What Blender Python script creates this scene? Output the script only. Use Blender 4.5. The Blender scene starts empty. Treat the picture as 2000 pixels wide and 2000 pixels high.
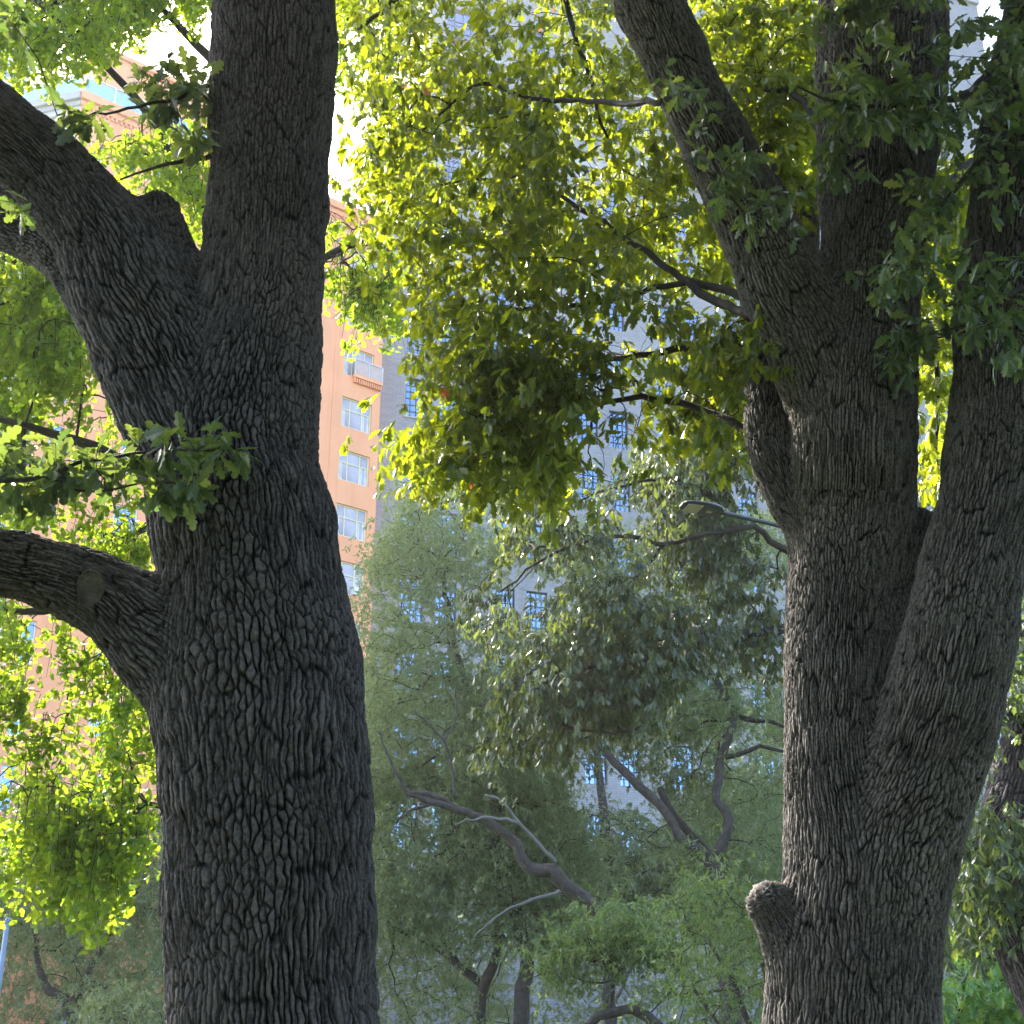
import bpy, math
import numpy as np
from mathutils import Vector, Matrix

# ------------------------------------------------------------------ camera, sky, sun, exposure
S = bpy.context.scene
COL = S.collection
TH = math.radians(22); FPX = 2600.0
C0 = np.array([0, 0, 1.6])
cd = bpy.data.cameras.new('camera'); cam = bpy.data.objects.new('camera', cd); COL.objects.link(cam)
cam.location = (0, 0, 1.6); cam.rotation_euler = (math.radians(90) + TH, 0, 0)
cd.sensor_width = 36; cd.lens = FPX / 2000 * 36; cd.clip_end = 3000; cd.clip_start = 0.05
S.camera = cam
SUN_AZ, SUN_EL = -35.0, 40.5
w = bpy.data.worlds.new('World'); S.world = w; w.use_nodes = True
wn = w.node_tree.nodes
sky = wn.new('ShaderNodeTexSky'); sky.sky_type = 'NISHITA'; sky.sun_disc = False
sky.sun_elevation = math.radians(SUN_EL); sky.sun_rotation = math.radians(SUN_AZ)
sky.air_density = 1.0; sky.dust_density = 2.5; sky.ozone_density = 1.0
w.node_tree.links.new(sky.outputs[0], wn['Background'].inputs[0])
wn['Background'].inputs[1].default_value = 0.15
sd_ = bpy.data.lights.new('sun', 'SUN'); sd_.energy = 4.2; sd_.angle = math.radians(0.53); sd_.color = (1, .93, .80)
sun = bpy.data.objects.new('sun', sd_); COL.objects.link(sun)
_a, _e = math.radians(SUN_AZ), math.radians(SUN_EL)
SDIR = Vector((math.sin(_a) * math.cos(_e), math.cos(_a) * math.cos(_e), math.sin(_e)))
sun.rotation_euler = SDIR.to_track_quat('Z', 'Y').to_euler()
S.view_settings.view_transform = 'Standard'; S.view_settings.look = 'None'
S.view_settings.exposure = 2.65; S.view_settings.gamma = 1
S.cycles.max_bounces = 8; S.cycles.diffuse_bounces = 4; S.cycles.transmission_bounces = 6
S.cycles.transparent_max_bounces = 8; S.cycles.use_denoising = True
S.cycles.sample_clamp_indirect = 10

# ------------------------------------------------------------------ pixel rays -> world points at a given distance
Fv = np.array([0, math.cos(TH), math.sin(TH)]); Uv = np.array([0, -math.sin(TH), math.cos(TH)]); Rv = np.array([1., 0, 0])
def ray(px, py):
    px = np.asarray(px, float); py = np.asarray(py, float)
    return Fv + Rv * ((px - 1000) / FPX)[..., None] + Uv * ((1000 - py) / FPX)[..., None]
def at(px, py, Y):
    d = ray(px, py); t = np.asarray(Y, float) / d[..., 1]
    return C0 + d * t[..., None]
def depth_of(P): return (P - C0) @ Fv
def to_px(P):
    q = P - C0; dz = q @ Fv
    return 1000 + FPX * q[..., 0] / dz, 1000 - FPX * (q @ Uv) / dz

def rng_(s): return np.random.default_rng(s)

# ------------------------------------------------------------------ objects
def tag(o, label=None, cat=None, group=None, kind=None):
    if label: o['label'] = label
    if cat: o['category'] = cat
    if group: o['group'] = group
    if kind: o['kind'] = kind
    return o
def empty(name, loc, label, cat, group=None):
    o = bpy.data.objects.new(name, None); COL.objects.link(o); o.location = loc; o.empty_display_size = .3
    return tag(o, label, cat, group)
def link_mesh(name, me, mat, parent=None, root=None):
    o = bpy.data.objects.new(name, me); COL.objects.link(o)
    if mat is not None: me.materials.append(mat)
    if parent is not None:
        o.parent = parent
        r = parent; off = Vector((0, 0, 0))
        while r is not None: off += r.location; r = r.parent
        o.location = -off
    return o
def np_mesh(name, V, faces, attrs=None, smooth=False):
    """V (n,3); faces = list of (m,k) int arrays"""
    me = bpy.data.meshes.new(name)
    V = np.ascontiguousarray(V, np.float32)
    me.vertices.add(len(V)); me.vertices.foreach_set('co', V.ravel())
    faces = [np.asarray(f, np.int32) for f in faces if len(f)]
    nl = sum(f.size for f in faces); nf = sum(len(f) for f in faces)
    me.loops.add(nl); me.polygons.add(nf)
    me.loops.foreach_set('vertex_index', np.concatenate([f.ravel() for f in faces]))
    tot = np.concatenate([np.full(len(f), f.shape[1], np.int32) for f in faces])
    st = np.concatenate([[0], np.cumsum(tot)[:-1]]).astype(np.int32)
    me.polygons.foreach_set('loop_start', st)
    try: me.polygons.foreach_set('loop_total', tot)
    except Exception: pass
    me.polygons.foreach_set('use_smooth', np.full(nf, smooth, bool))
    if attrs:
        for k, a in attrs.items():
            at_ = me.attributes.new(k, 'FLOAT', 'POINT'); at_.data.foreach_set('value', np.ascontiguousarray(a, np.float32))
    me.update(); me.validate()
    return me
class MB:
    """collects plain pieces into one mesh"""
    def __init__(s): s.V = []; s.Q = []; s.n = 0
    def add(s, V, Q): s.V.append(np.asarray(V, float)); s.Q.append(np.asarray(Q, int) + s.n); s.n += len(V)
    def build(s, name, mat, parent=None, smooth=False):
        return link_mesh(name, np_mesh(name, np.concatenate(s.V), s.Q, smooth=smooth), mat, parent)
BOXQ = np.array([[0, 3, 2, 1], [4, 5, 6, 7], [0, 1, 5, 4], [1, 2, 6, 5], [2, 3, 7, 6], [3, 0, 4, 7]])

# ------------------------------------------------------------------ materials
def new_mat(name):
    m = bpy.data.materials.new(name); m.use_nodes = True
    return m, m.node_tree.nodes, m.node_tree.links, m.node_tree.nodes['Principled BSDF']
def mixc(n, l, fac, a, b):
    x = n.new('ShaderNodeMix'); x.data_type = 'RGBA'
    for sck, v in ((x.inputs[0], fac), (x.inputs[6], a), (x.inputs[7], b)):
        if hasattr(v, 'links'): l.new(v, sck)
        elif isinstance(v, tuple): sck.default_value = (*v, 1)
        else: sck.default_value = v
    return x.outputs[2]
def noise(n, l, scale, detail=4, rough=.55, stretch=None, dist=0):
    t = n.new('ShaderNodeTexNoise'); t.inputs['Scale'].default_value = scale; t.inputs['Detail'].default_value = detail
    t.inputs['Roughness'].default_value = rough; t.inputs['Distortion'].default_value = dist
    c = n.new('ShaderNodeTexCoord'); mp = n.new('ShaderNodeMapping')
    if stretch: mp.inputs['Scale'].default_value = stretch
    l.new(c.outputs['Object'], mp.inputs[0]); l.new(mp.outputs[0], t.inputs[0])
    return t.outputs[0]
def ramp(n, l, src, lo, hi):
    r = n.new('ShaderNodeMapRange'); l.new(src, r.inputs[0]); r.inputs[1].default_value = lo; r.inputs[2].default_value = hi
    return r.outputs[0]
def attr(n, name):
    a = n.new('ShaderNodeAttribute'); a.attribute_name = name; return a.outputs['Fac']
def flat_mat(name, col, rough=.7, var=.12, scale=3, spec=.4, metal=0, bump=0, bscale=60):
    m, n, l, b = new_mat(name)
    f = ramp(n, l, noise(n, l, scale, 6, .6), .3, .7)
    c = mixc(n, l, f, tuple(x * (1 - var) for x in col), tuple(min(1, x * (1 + var)) for x in col))
    l.new(c, b.inputs['Base Color']); b.inputs['Roughness'].default_value = rough
    b.inputs['Specular IOR Level'].default_value = spec; b.inputs['Metallic'].default_value = metal
    if bump:
        bp = n.new('ShaderNodeBump'); bp.inputs['Strength'].default_value = bump; bp.inputs['Distance'].default_value = .02
        l.new(noise(n, l, bscale, 5), bp.inputs['Height']); l.new(bp.outputs[0], b.inputs['Normal'])
    return m
def bark_mat(name, dark, mid, light, green=(.05, .06, .035)):
    m, n, l, b = new_mat(name)
    c = mixc(n, l, attr(n, 'plate'), mid, light)
    big = ramp(n, l, noise(n, l, 1.3, 5, .6), .35, .7)
    c = mixc(n, l, big, c, mid)
    fine = ramp(n, l, noise(n, l, 55, 6, .7), .3, .75)
    c2 = mixc(n, l, fine, tuple(x * .4 for x in mid), tuple(min(1, x * 1.7) for x in light))
    c = mixc(n, l, .55, c, c2)
    g = ramp(n, l, noise(n, l, 2.2, 7, .65), .56, .75)
    mm = n.new('ShaderNodeMath'); mm.operation = 'MULTIPLY'; l.new(g, mm.inputs[0]); mm.inputs[1].default_value = .5
    c = mixc(n, l, mm.outputs[0], c, green)
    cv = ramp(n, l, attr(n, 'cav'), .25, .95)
    c = mixc(n, l, cv, dark, c)  # fissure floors: darker inner bark, plus the shade of the cracks put into the colour
    l.new(c, b.inputs['Base Color']); b.inputs['Roughness'].default_value = .88; b.inputs['Specular IOR Level'].default_value = .25
    bp = n.new('ShaderNodeBump'); bp.inputs['Strength'].default_value = .9; bp.inputs['Distance'].default_value = .008
    l.new(noise(n, l, 90, 6, .7), bp.inputs['Height']); l.new(bp.outputs[0], b.inputs['Normal'])
    return m
def leaf_mat(name, c1, c2, t1, t2, fac=.5, rough=.42, spec=.5, odd=None):
    m, n, l, b = new_mat(name)
    r = attr(n, 'rnd')
    c = mixc(n, l, r, c1, c2); t = mixc(n, l, r, t1, t2)
    if odd:
        k = n.new('ShaderNodeMath'); k.operation = 'GREATER_THAN'; l.new(r, k.inputs[0]); k.inputs[1].default_value = .985
        c = mixc(n, l, k.outputs[0], c, odd); t = mixc(n, l, k.outputs[0], t, odd)
    l.new(c, b.inputs['Base Color']); b.inputs['Roughness'].default_value = rough; b.inputs['Specular IOR Level'].default_value = spec
    tr = n.new('ShaderNodeBsdfTranslucent'); l.new(t, tr.inputs[0])
    mx = n.new('ShaderNodeMixShader'); mx.inputs[0].default_value = fac
    l.new(b.outputs[0], mx.inputs[1]); l.new(tr.outputs[0], mx.inputs[2])
    l.new(mx.outputs[0], n['Material Output'].inputs[0])
    return m
def glass_mat(name, tint, rough=.03):
    m, n, l, b = new_mat(name)
    b.inputs['Base Color'].default_value = (*tint, 1); b.inputs['Roughness'].default_value = rough
    b.inputs['Metallic'].default_value = .85
    bp = n.new('ShaderNodeBump'); bp.inputs['Strength'].default_value = .15; bp.inputs['Distance'].default_value = .05
    l.new(noise(n, l, .9, 2), bp.inputs['Height']); l.new(bp.outputs[0], b.inputs['Normal'])
    return m
def wall_mat(name, col, var=.1, brick=None, bcol=None):
    m, n, l, b = new_mat(name)
    f = ramp(n, l, noise(n, l, .35, 7, .65), .3, .7)
    c = mixc(n, l, f, tuple(x * (1 - var) for x in col), tuple(min(1, x * (1 + var)) for x in col))
    st = ramp(n, l, noise(n, l, 1.0, 5, .6, (1.5, 1.5, .06)), .5, .8)
    c = mixc(n, l, st, c, tuple(x * .86 for x in col))
    if brick:
        t = n.new('ShaderNodeTexBrick'); uvn = n.new('ShaderNodeUVMap')
        l.new(uvn.outputs[0], t.inputs[0]); t.inputs['Scale'].default_value = 1
        t.inputs['Brick Width'].default_value = brick[0]; t.inputs['Row Height'].default_value = brick[1]; t.inputs['Mortar Size'].default_value = brick[2]
        t.inputs['Color1'].default_value = (1, 1, 1, 1); t.inputs['Color2'].default_value = (.80, .80, .80, 1); t.inputs['Mortar'].default_value = (.66, .66, .66, 1)
        x = n.new('ShaderNodeMix'); x.data_type = 'RGBA'; x.blend_type = 'MULTIPLY'; x.inputs[0].default_value = .8
        l.new(c, x.inputs[6]); l.new(t.outputs[0], x.inputs[7]); c = x.outputs[2]
    l.new(c, b.inputs['Base Color']); b.inputs['Roughness'].default_value = .85; b.inputs['Specular IOR Level'].default_value = .2
    return m
M = dict(
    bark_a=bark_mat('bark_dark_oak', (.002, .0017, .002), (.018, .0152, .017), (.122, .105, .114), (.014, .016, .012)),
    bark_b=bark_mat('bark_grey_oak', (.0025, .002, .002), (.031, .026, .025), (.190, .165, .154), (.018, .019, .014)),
    bark_far=flat_mat('bark_far', (.050, .042, .038), .9, .55, 9, bump=1, bscale=22),
    twig=flat_mat('twig_bark', (.028, .022, .018), .9, .4, 20, bump=.6, bscale=60),
    pale_wood=flat_mat('dead_wood', (.13, .13, .125), .8, .2, 6),
    cut=flat_mat('cut_wood', (.060, .050, .047), .9, .55, 14, bump=1),
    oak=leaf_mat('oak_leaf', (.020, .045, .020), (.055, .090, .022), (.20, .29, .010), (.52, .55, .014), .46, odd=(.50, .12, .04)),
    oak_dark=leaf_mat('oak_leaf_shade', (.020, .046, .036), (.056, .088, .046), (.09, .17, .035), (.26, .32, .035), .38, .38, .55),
    midoak=leaf_mat('drooping_oak_leaf', (.022, .048, .028), (.085, .115, .050), (.14, .20, .03), (.26, .30, .04), .32, .26, .75, odd=(.3, .12, .03)),
    ginkgo=leaf_mat('ginkgo_leaf', (.030, .075, .015), (.07, .13, .02), (.26, .42, .015), (.50, .60, .03), .5, .5, .35),
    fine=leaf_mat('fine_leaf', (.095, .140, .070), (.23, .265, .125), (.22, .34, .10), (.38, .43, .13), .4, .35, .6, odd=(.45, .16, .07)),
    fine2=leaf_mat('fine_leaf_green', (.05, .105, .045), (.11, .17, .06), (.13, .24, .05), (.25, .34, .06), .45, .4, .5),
    shrub=leaf_mat('shrub_leaf', (.03, .15, .07), (.14, .26, .05), (.12, .38, .06), (.42, .50, .05), .45, .4, .5),
    orange=wall_mat('terracotta_render', (.92, .405, .225), .07),
    pale=wall_mat('pale_stone', (.58, .57, .61), .06, (.9, .4, .012)),
    tower=wall_mat('grey_brick', (.34, .335, .365), .10, (.5, .16, .02)),
    cream=flat_mat('cream_frame', (.78, .70, .42), .5, .06),
    white=flat_mat('white_paint', (.78, .78, .78), .5, .06),
    iron=flat_mat('black_iron', (.02, .022, .03), .5, .2),
    slate=flat_mat('lamp_housing', (.028, .035, .05), .35, .1, spec=.6),
    lens=flat_mat('lamp_lens', (.40, .34, .30), .3, .15, 40),
    glass=flat_mat('window_glass', (.40, .36, .42), .12, .35, .55, spec=.6),
    glassb=glass_mat('blue_window_glass', (.16, .25, .40)),
    rail=glass_mat('rail_glass', (.34, .54, .85), .08),
    curtain=flat_mat('curtain', (.62, .60, .62), .8, .25, 1.2),
    grass=flat_mat('lawn', (.055, .085, .025), .95, .35, 1.5, bump=.5, bscale=30),
    terrace=flat_mat('frosted_panel', (.55, .40, .36), .3, .1),
    polemat=flat_mat('blue_pole', (.18, .26, .40), .5, .1),
)

# ------------------------------------------------------------------ noise in numpy
def _h(ix, iy, s):
    n = (ix.astype(np.int64) * 374761393 + iy.astype(np.int64) * 668265263 + s * 1274126177) & 0xffffffff
    n = ((n ^ (n >> 13)) * 1274126177) & 0xffffffff
    n = n ^ (n >> 16)
    return (n & 0xffffff) / float(0xffffff)
def vn(x, y, s=0):
    ix = np.floor(x); iy = np.floor(y); fx = x - ix; fy = y - iy
    fx = fx * fx * (3 - 2 * fx); fy = fy * fy * (3 - 2 * fy)
    a = _h(ix, iy, s); b = _h(ix + 1, iy, s); c = _h(ix, iy + 1, s); d = _h(ix + 1, iy + 1, s)
    return (a + (b - a) * fx) * (1 - fy) + (c + (d - c) * fx) * fy - .5
def fbm(x, y, s=0, o=3):
    r = 0; a = 1
    for k in range(o): r = r + a * vn(x * 2 ** k, y * 2 ** k, s + 7 * k); a *= .5
    return r
def n3(P, sc, s=0):
    x, y, z = (P * sc).T
    return (fbm(x + .37 * z, y, s, 2) + fbm(y, z, s + 3, 2) + fbm(z, x, s + 5, 2)) / 2.2
def cells(x, y, s):
    """staggered voronoi; returns crack distance 0..1, id random, how vertical the crack is"""
    cx = np.floor(x)
    f1 = np.full(x.shape, 9.); f2 = np.full(x.shape, 9.); i1 = np.zeros(x.shape)
    p1x = np.zeros(x.shape); p1y = np.zeros(x.shape); p2x = np.zeros(x.shape); p2y = np.zeros(x.shape)
    for dx in (-1, 0, 1):
        c = cx + dx; off = _h(c, c * 0 + 11, s); cy = np.floor(y + off)
        for dy in (-1, 0, 1):
            r = cy + dy
            jx = c + .5 + .62 * (_h(c, r, s + 1) - .5); jy = r + .5 + .75 * (_h(c, r, s + 2) - .5) - off
            d = np.hypot(x - jx, y - jy); k = _h(c, r, s + 3)
            m = d < f1
            m2 = (~m) & (d < f2)
            f2 = np.where(m, f1, np.where(m2, d, f2))
            p2x = np.where(m, p1x, np.where(m2, jx, p2x)); p2y = np.where(m, p1y, np.where(m2, jy, p2y))
            p1x = np.where(m, jx, p1x); p1y = np.where(m, jy, p1y); i1 = np.where(m, k, i1)
            f1 = np.where(m, d, f1)
    ax = np.abs(p2x - p1x); ay = np.abs(p2y - p1y)
    e = (f2 * f2 - f1 * f1) / (2 * np.hypot(ax, ay) + 1e-6)       # true distance to the border
    return e, i1, ax / (ax + ay + 1e-6)
def sstep(a, b, x):
    t = np.clip((x - a) / (b - a), 0, 1); return t * t * (3 - 2 * t)
def bark_height(u, v, cw, ch, seed, depth):
    fu = fbm(u / .22, v / .45, seed, 3)
    wu = u + 1.5 * cw * fu + .42 * cw * vn(u / .022, v / .035, seed + 50)
    wv = v + .5 * ch * fbm(u / .10, v / .2, seed + 9, 2)
    mask = sstep(-.34, .0, fbm(u / .45, v / .55, seed + 31, 2))            # blocky plates here, long ridges there
    rg_ = vn(u / .15, v / .2, seed + 21) + .5
    def plates(w_, h_, sd, edge):
        e, idn, vert = cells(wu / w_, wv / h_, sd)
        c1 = sstep(.02, edge, e); dep = .45 + .55 * sstep(.25, .7, vert)
        return 1 - dep * (1 - c1), idn, c1, e
    ha, ia, ca, ea = plates(cw, ch, seed, .12 + .10 * rg_)
    hb, ib, cb, eb = plates(cw * .86, ch * 2.5, seed + 90, .16 + .12 * rg_)
    h1 = ha + (hb - ha) * mask; idn = ia + (ib - ia) * mask; c1 = ca + (cb - ca) * mask; e = ea + (eb - ea) * mask
    e2, id2, _ = cells(wu / (cw * 3.1) + 5.3, wv / (ch * 4.4) + 1.7, seed + 40)
    h2 = sstep(0.0, .06, e2)
    fine = fbm(u / .010, v / .022, seed + 60, 3)
    h = .66 * h1 + .26 * h2 * h1 + .30 * (idn - .5) * c1 + .08 * sstep(0, .5, e) + .18 * fine + .35 * fbm(u / .09, v / .14, seed + 66, 2)
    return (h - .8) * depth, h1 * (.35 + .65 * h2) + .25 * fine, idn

# ------------------------------------------------------------------ curves, tubes, big barked trunks
def catmull(P, step):
    P = np.asarray(P, float)
    Q = np.concatenate([[2 * P[0] - P[1]], P, [2 * P[-1] - P[-2]]]); out = []
    for i in range(1, len(Q) - 2):
        a, b, c, d = Q[i - 1:i + 3]; L = np.linalg.norm((c - b)[:3]); k = max(1, int(round(L / step)))
        t = np.linspace(0, 1, k, endpoint=False)[:, None]
        out.append(.5 * (2 * b + (c - a) * t + (2 * a - 5 * b + 4 * c - d) * t ** 2 + (3 * b - a - 3 * c + d) * t ** 3))
    out.append(P[-1][None]); return np.concatenate(out)
def frames(P):
    T = np.gradient(P, axis=0); T /= np.linalg.norm(T, axis=1)[:, None] + 1e-9
    N = np.zeros_like(P)
    a = np.array([0, 0, 1.]) if abs(T[0, 2]) < .9 else np.array([0, -1., 0])
    n = a - T[0] * (a @ T[0]); n /= np.linalg.norm(n)
    for i in range(len(P)):
        n = n - T[i] * (n @ T[i]); n /= np.linalg.norm(n) + 1e-9; N[i] = n
    return T, N, np.cross(T, N)
def tube(P, r, k=8, cap=True):
    P = np.asarray(P, float); r = np.broadcast_to(np.asarray(r, float), (len(P),))
    T, N, B = frames(P); a = np.arange(k) * 2 * math.pi / k
    ring = N[:, None] * np.cos(a)[None, :, None] + B[:, None] * np.sin(a)[None, :, None]
    V = (P[:, None] + ring * r[:, None, None]).reshape(-1, 3)
    i = np.arange(len(P) - 1)[:, None] * k; j = np.arange(k)[None]; j2 = (j + 1) % k
    Q = np.stack([i + j, i + j2, i + k + j2, i + k + j], -1).reshape(-1, 4)
    if cap:
        V = np.concatenate([V, P[:1] - T[:1] * r[0] * .4, P[-1:] + T[-1:] * r[-1] * .4]); n = len(V)
        q = []
        for m in range(0, k, 2):
            q.append([n - 2, (m + 2) % k, (m + 1) % k, m])
            b0 = (len(P) - 1) * k; q.append([n - 1, b0 + m, b0 + (m + 1) % k, b0 + (m + 2) % k])
        Q = np.concatenate([Q, np.array(q)])
    return V, Q
def limb(pts, step=.12):
    """pts: (px, py, Y, half width in px) -> dense (x,y,z,r)"""
    a = np.array(pts, float); P = at(a[:, 0], a[:, 1], a[:, 2]); r = a[:, 3] * depth_of(P) / FPX
    return catmull(np.column_stack([P, r]), step)
def big_trunk(name, limbs, mat, parent, cw, ch, depth, seed, vox=.017, k=.05, lump=.02):
    """limbs: list of dense (x,y,z,r). Union -> smooth SDF -> fissured bark as real relief."""
    mb = MB()
    for L in limbs:
        V, Q = tube(L[:, :3], L[:, 3], 24); mb.add(V, Q)
    me = np_mesh('tmp', np.concatenate(mb.V), mb.Q)
    o = bpy.data.objects.new('tmp', me); COL.objects.link(o)
    md = o.modifiers.new('r', 'REMESH'); md.mode = 'VOXEL'; md.voxel_size = vox
    dg = bpy.context.evaluated_depsgraph_get(); ev = o.evaluated_get(dg); m2 = ev.to_mesh()
    nv = len(m2.vertices); V = np.empty(nv * 3, np.float32); m2.vertices.foreach_get('co', V); V = V.reshape(-1, 3).astype(float)
    nl = len(m2.loops); Lx = np.empty(nl, np.int32); m2.loops.foreach_get('vertex_index', Lx)
    nf = len(m2.polygons); tot = np.empty(nf, np.int32); m2.polygons.foreach_get('loop_total', tot)
    assert (tot == 4).all(); Q = Lx.reshape(-1, 4).astype(np.int64)
    ev.to_mesh_clear(); bpy.data.objects.remove(o); bpy.data.meshes.remove(me)
    segs = []
    for L in limbs:
        T, _, _ = frames(L[:, :3]); s = np.concatenate([[0], np.cumsum(np.linalg.norm(np.diff(L[:, :3], axis=0), axis=1))])
        segs.append((L, T, s))
    def ev_sdf(P, full=False):
        n = len(P); sds = np.empty((len(limbs), n)); grads = np.empty((len(limbs), n, 3)); us = np.empty((len(limbs), n)); vs = np.empty((len(limbs), n))
        for li, (L, T, s) in enumerate(segs):
            A = L[:-1, :3]; D = np.diff(L[:, :3], axis=0); dd = (D * D).sum(1)
            rm = float(np.median(L[:, 3]))
            for c in range(0, n, 30000):
                p = P[c:c + 30000]
                t = np.clip((p @ D.T - (A * D).sum(1)[None]) / dd[None], 0, 1)
                # squared distance to each segment
                pa = (p * p).sum(1)[:, None] - 2 * (p @ A.T) + (A * A).sum(1)[None]
                d2 = pa - 2 * t * (p @ D.T - (A * D).sum(1)[None]) + t * t * dd[None]
                j = d2.argmin(1); ii = np.arange(len(p)); tj = t[ii, j]
                q = A[j] + D[j] * tj[:, None]; r = L[j, 3] + (L[j + 1, 3] - L[j, 3]) * tj
                g = p - q; d = np.linalg.norm(g, axis=1) + 1e-9; g /= d[:, None]
                sds[li, c:c + 30000] = d - r; grads[li, c:c + 30000] = g
                if full:
                    tt = T[j] + (T[j + 1] - T[j]) * tj[:, None]; tt /= np.linalg.norm(tt, axis=1)[:, None]
                    ref = np.array([0, -1., 0]) - tt * (-tt[:, 1])[:, None]; ref /= np.linalg.norm(ref, axis=1)[:, None]
                    e2 = np.cross(tt, ref)
                    us[li, c:c + 30000] = np.arctan2((g * e2).sum(1), (g * ref).sum(1)) * rm
                    vs[li, c:c + 30000] = s[j] + (s[j + 1] - s[j]) * tj + li * 7.3
        m = sds.min(0); wgt = np.exp(-(sds - m) / k); sd = m - k * np.log(wgt.sum(0)); wgt /= wgt.sum(0)
        G = (wgt[..., None] * grads).sum(0); G /= np.linalg.norm(G, axis=1)[:, None] + 1e-9
        return sd, G, sds, us, vs
    for it in range(3):
        sd, G, *_ = ev_sdf(V); V = V - np.clip(sd, -.05, .05)[:, None] * G
    V = V + G * (lump * 2 * n3(V, 3.3, seed) + lump * .8 * n3(V, 9., seed + 2))[:, None]
    # subdivide (twice, linear) the faces that can be seen from near the camera
    for it in range(2):
        fc = V[Q].mean(1); fn = np.cross(V[Q[:, 2]] - V[Q[:, 0]], V[Q[:, 3]] - V[Q[:, 1]])
        px, py = to_px(fc)
        facing = ((C0 - fc) * fn).sum(1) > -.45 * np.linalg.norm(fn, axis=1) * np.linalg.norm(C0 - fc, axis=1)
        sel = (px > -90) & (px < 2090) & (py > -90) & (py < 2090) & (facing if it == 0 else True)
        if it == 1: sel = selmask & (px > -60) & (px < 2060) & (py > -60) & (py < 2060)
        A = Q[sel]; B = Q[~sel]; n0 = len(V)
        E = np.sort(np.concatenate([A[:, [0, 1]], A[:, [1, 2]], A[:, [2, 3]], A[:, [3, 0]]]), 1)
        key = E[:, 0] * (n0 + 1) + E[:, 1]; uq, inv = np.unique(key, return_inverse=True)
        a = uq // (n0 + 1); b = uq % (n0 + 1); mid = (V[a] + V[b]) / 2; na = len(A)
        cen = V[A].mean(1); V = np.concatenate([V, mid, cen]); e = n0 + inv.reshape(4, na); ce = n0 + len(uq) + np.arange(na)
        NQ = np.concatenate([np.stack([A[:, 0], e[0], ce, e[3]], 1), np.stack([e[0], A[:, 1], e[1], ce], 1),
                             np.stack([ce, e[1], A[:, 2], e[2]], 1), np.stack([e[3], ce, e[2], A[:, 3]], 1)])
        Q = np.concatenate([NQ, B]); selmask = np.concatenate([np.ones(len(NQ), bool), np.zeros(len(B), bool)])
    sd, G, sds, us, vs = ev_sdf(V, True)
    V = V - (np.clip(sd, -.03, .03) * .0)[:, None] * G
    m = sds.min(0); W = np.exp(-(sds - m) / .022); W /= W.sum(0)
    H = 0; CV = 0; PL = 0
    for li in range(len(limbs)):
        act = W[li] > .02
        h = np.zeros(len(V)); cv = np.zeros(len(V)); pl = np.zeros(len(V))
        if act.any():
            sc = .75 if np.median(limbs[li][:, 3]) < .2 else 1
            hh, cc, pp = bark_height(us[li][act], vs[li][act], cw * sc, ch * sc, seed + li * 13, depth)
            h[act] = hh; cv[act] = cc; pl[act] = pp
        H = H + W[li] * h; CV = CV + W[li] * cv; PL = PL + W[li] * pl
    V = V + G * H[:, None]
    PL = np.clip(PL + .5 * n3(V, 2.0, seed + 77), 0, 1)
    print(name, 'verts', len(V))
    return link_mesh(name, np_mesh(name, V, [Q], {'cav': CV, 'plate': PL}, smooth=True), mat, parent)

# ------------------------------------------------------------------ leaves
def tpl_strip(st, fold=.25, droop=.18):
    """st: list (t, halfwidth). Leaf along +x, folded along the midrib."""
    V = []; Q = []
    for t, hw in st:
        hw *= .82; z = -droop * t * t
        V += [(t, hw, z + fold * hw), (t, 0, z), (t, -hw, z + fold * hw)]
    for i in range(len(st) - 1):
        a = 3 * i; Q += [[a, a + 1, a + 4, a + 3], [a + 1, a + 2, a + 5, a + 4]]
    return np.array(V, float), np.array(Q)
OAK_T = tpl_strip([(0, .012), (.12, .015), (.20, .09), (.27, .14), (.33, .09), (.44, .23), (.50, .24), (.55, .13), (.66, .29), (.73, .28), (.78, .15), (.88, .19), (.95, .13), (1, .02)])
OAK_M = tpl_strip([(0, .012), (.2, .12), (.34, .07), (.5, .24), (.58, .13), (.74, .27), (.82, .15), (1, .03)], .25, .2)
LEAF_S = tpl_strip([(0, .02), (.5, .2), (1, .01)], .3, .15)
LEAF_Q = (np.array([(0, 0, 0), (.5, .20, .05), (1, 0, -.06), (.5, -.20, .05)], float), np.array([[0, 1, 2, 3]]))
def _gk():
    V = [(0, 0, 0), (.42, 0, 0)]; Q = []
    A = [-62, -38, -14, 0, 14, 38, 62]; R = [.84, .97, 1., .82, 1., .97, .84]
    for a, r in zip(A, R): V.append((.42 + .60 * r * math.cos(math.radians(a)) * .82, .62 * r * math.sin(math.radians(a)), .05 * math.cos(math.radians(a * 4))))
    Q = [[1, 2 + i, 3 + i, 4 + i] for i in (0, 2, 4)]
    return np.array(V), np.array(Q)
GINK = _gk()
def nrm(a): return a / (np.linalg.norm(a, axis=-1, keepdims=True) + 1e-9)
def leaves(base, dirs, up, size, tpl, rnd):
    """one oriented template per base point"""
    V0, Q0 = tpl; n = len(base); m = len(V0)
    x = nrm(dirs); y = nrm(np.cross(up, x)); z = np.cross(x, y)
    s = np.broadcast_to(size, (n,))[:, None, None]
    V = base[:, None] + s * (V0[None, :, :1] * x[:, None] + V0[None, :, 1:2] * y[:, None] + V0[None, :, 2:] * z[:, None])
    Q = (np.arange(n)[:, None, None] * m + Q0[None]).reshape(-1, Q0.shape[1])
    return V.reshape(-1, 3), Q, np.repeat(rnd, m)
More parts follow.
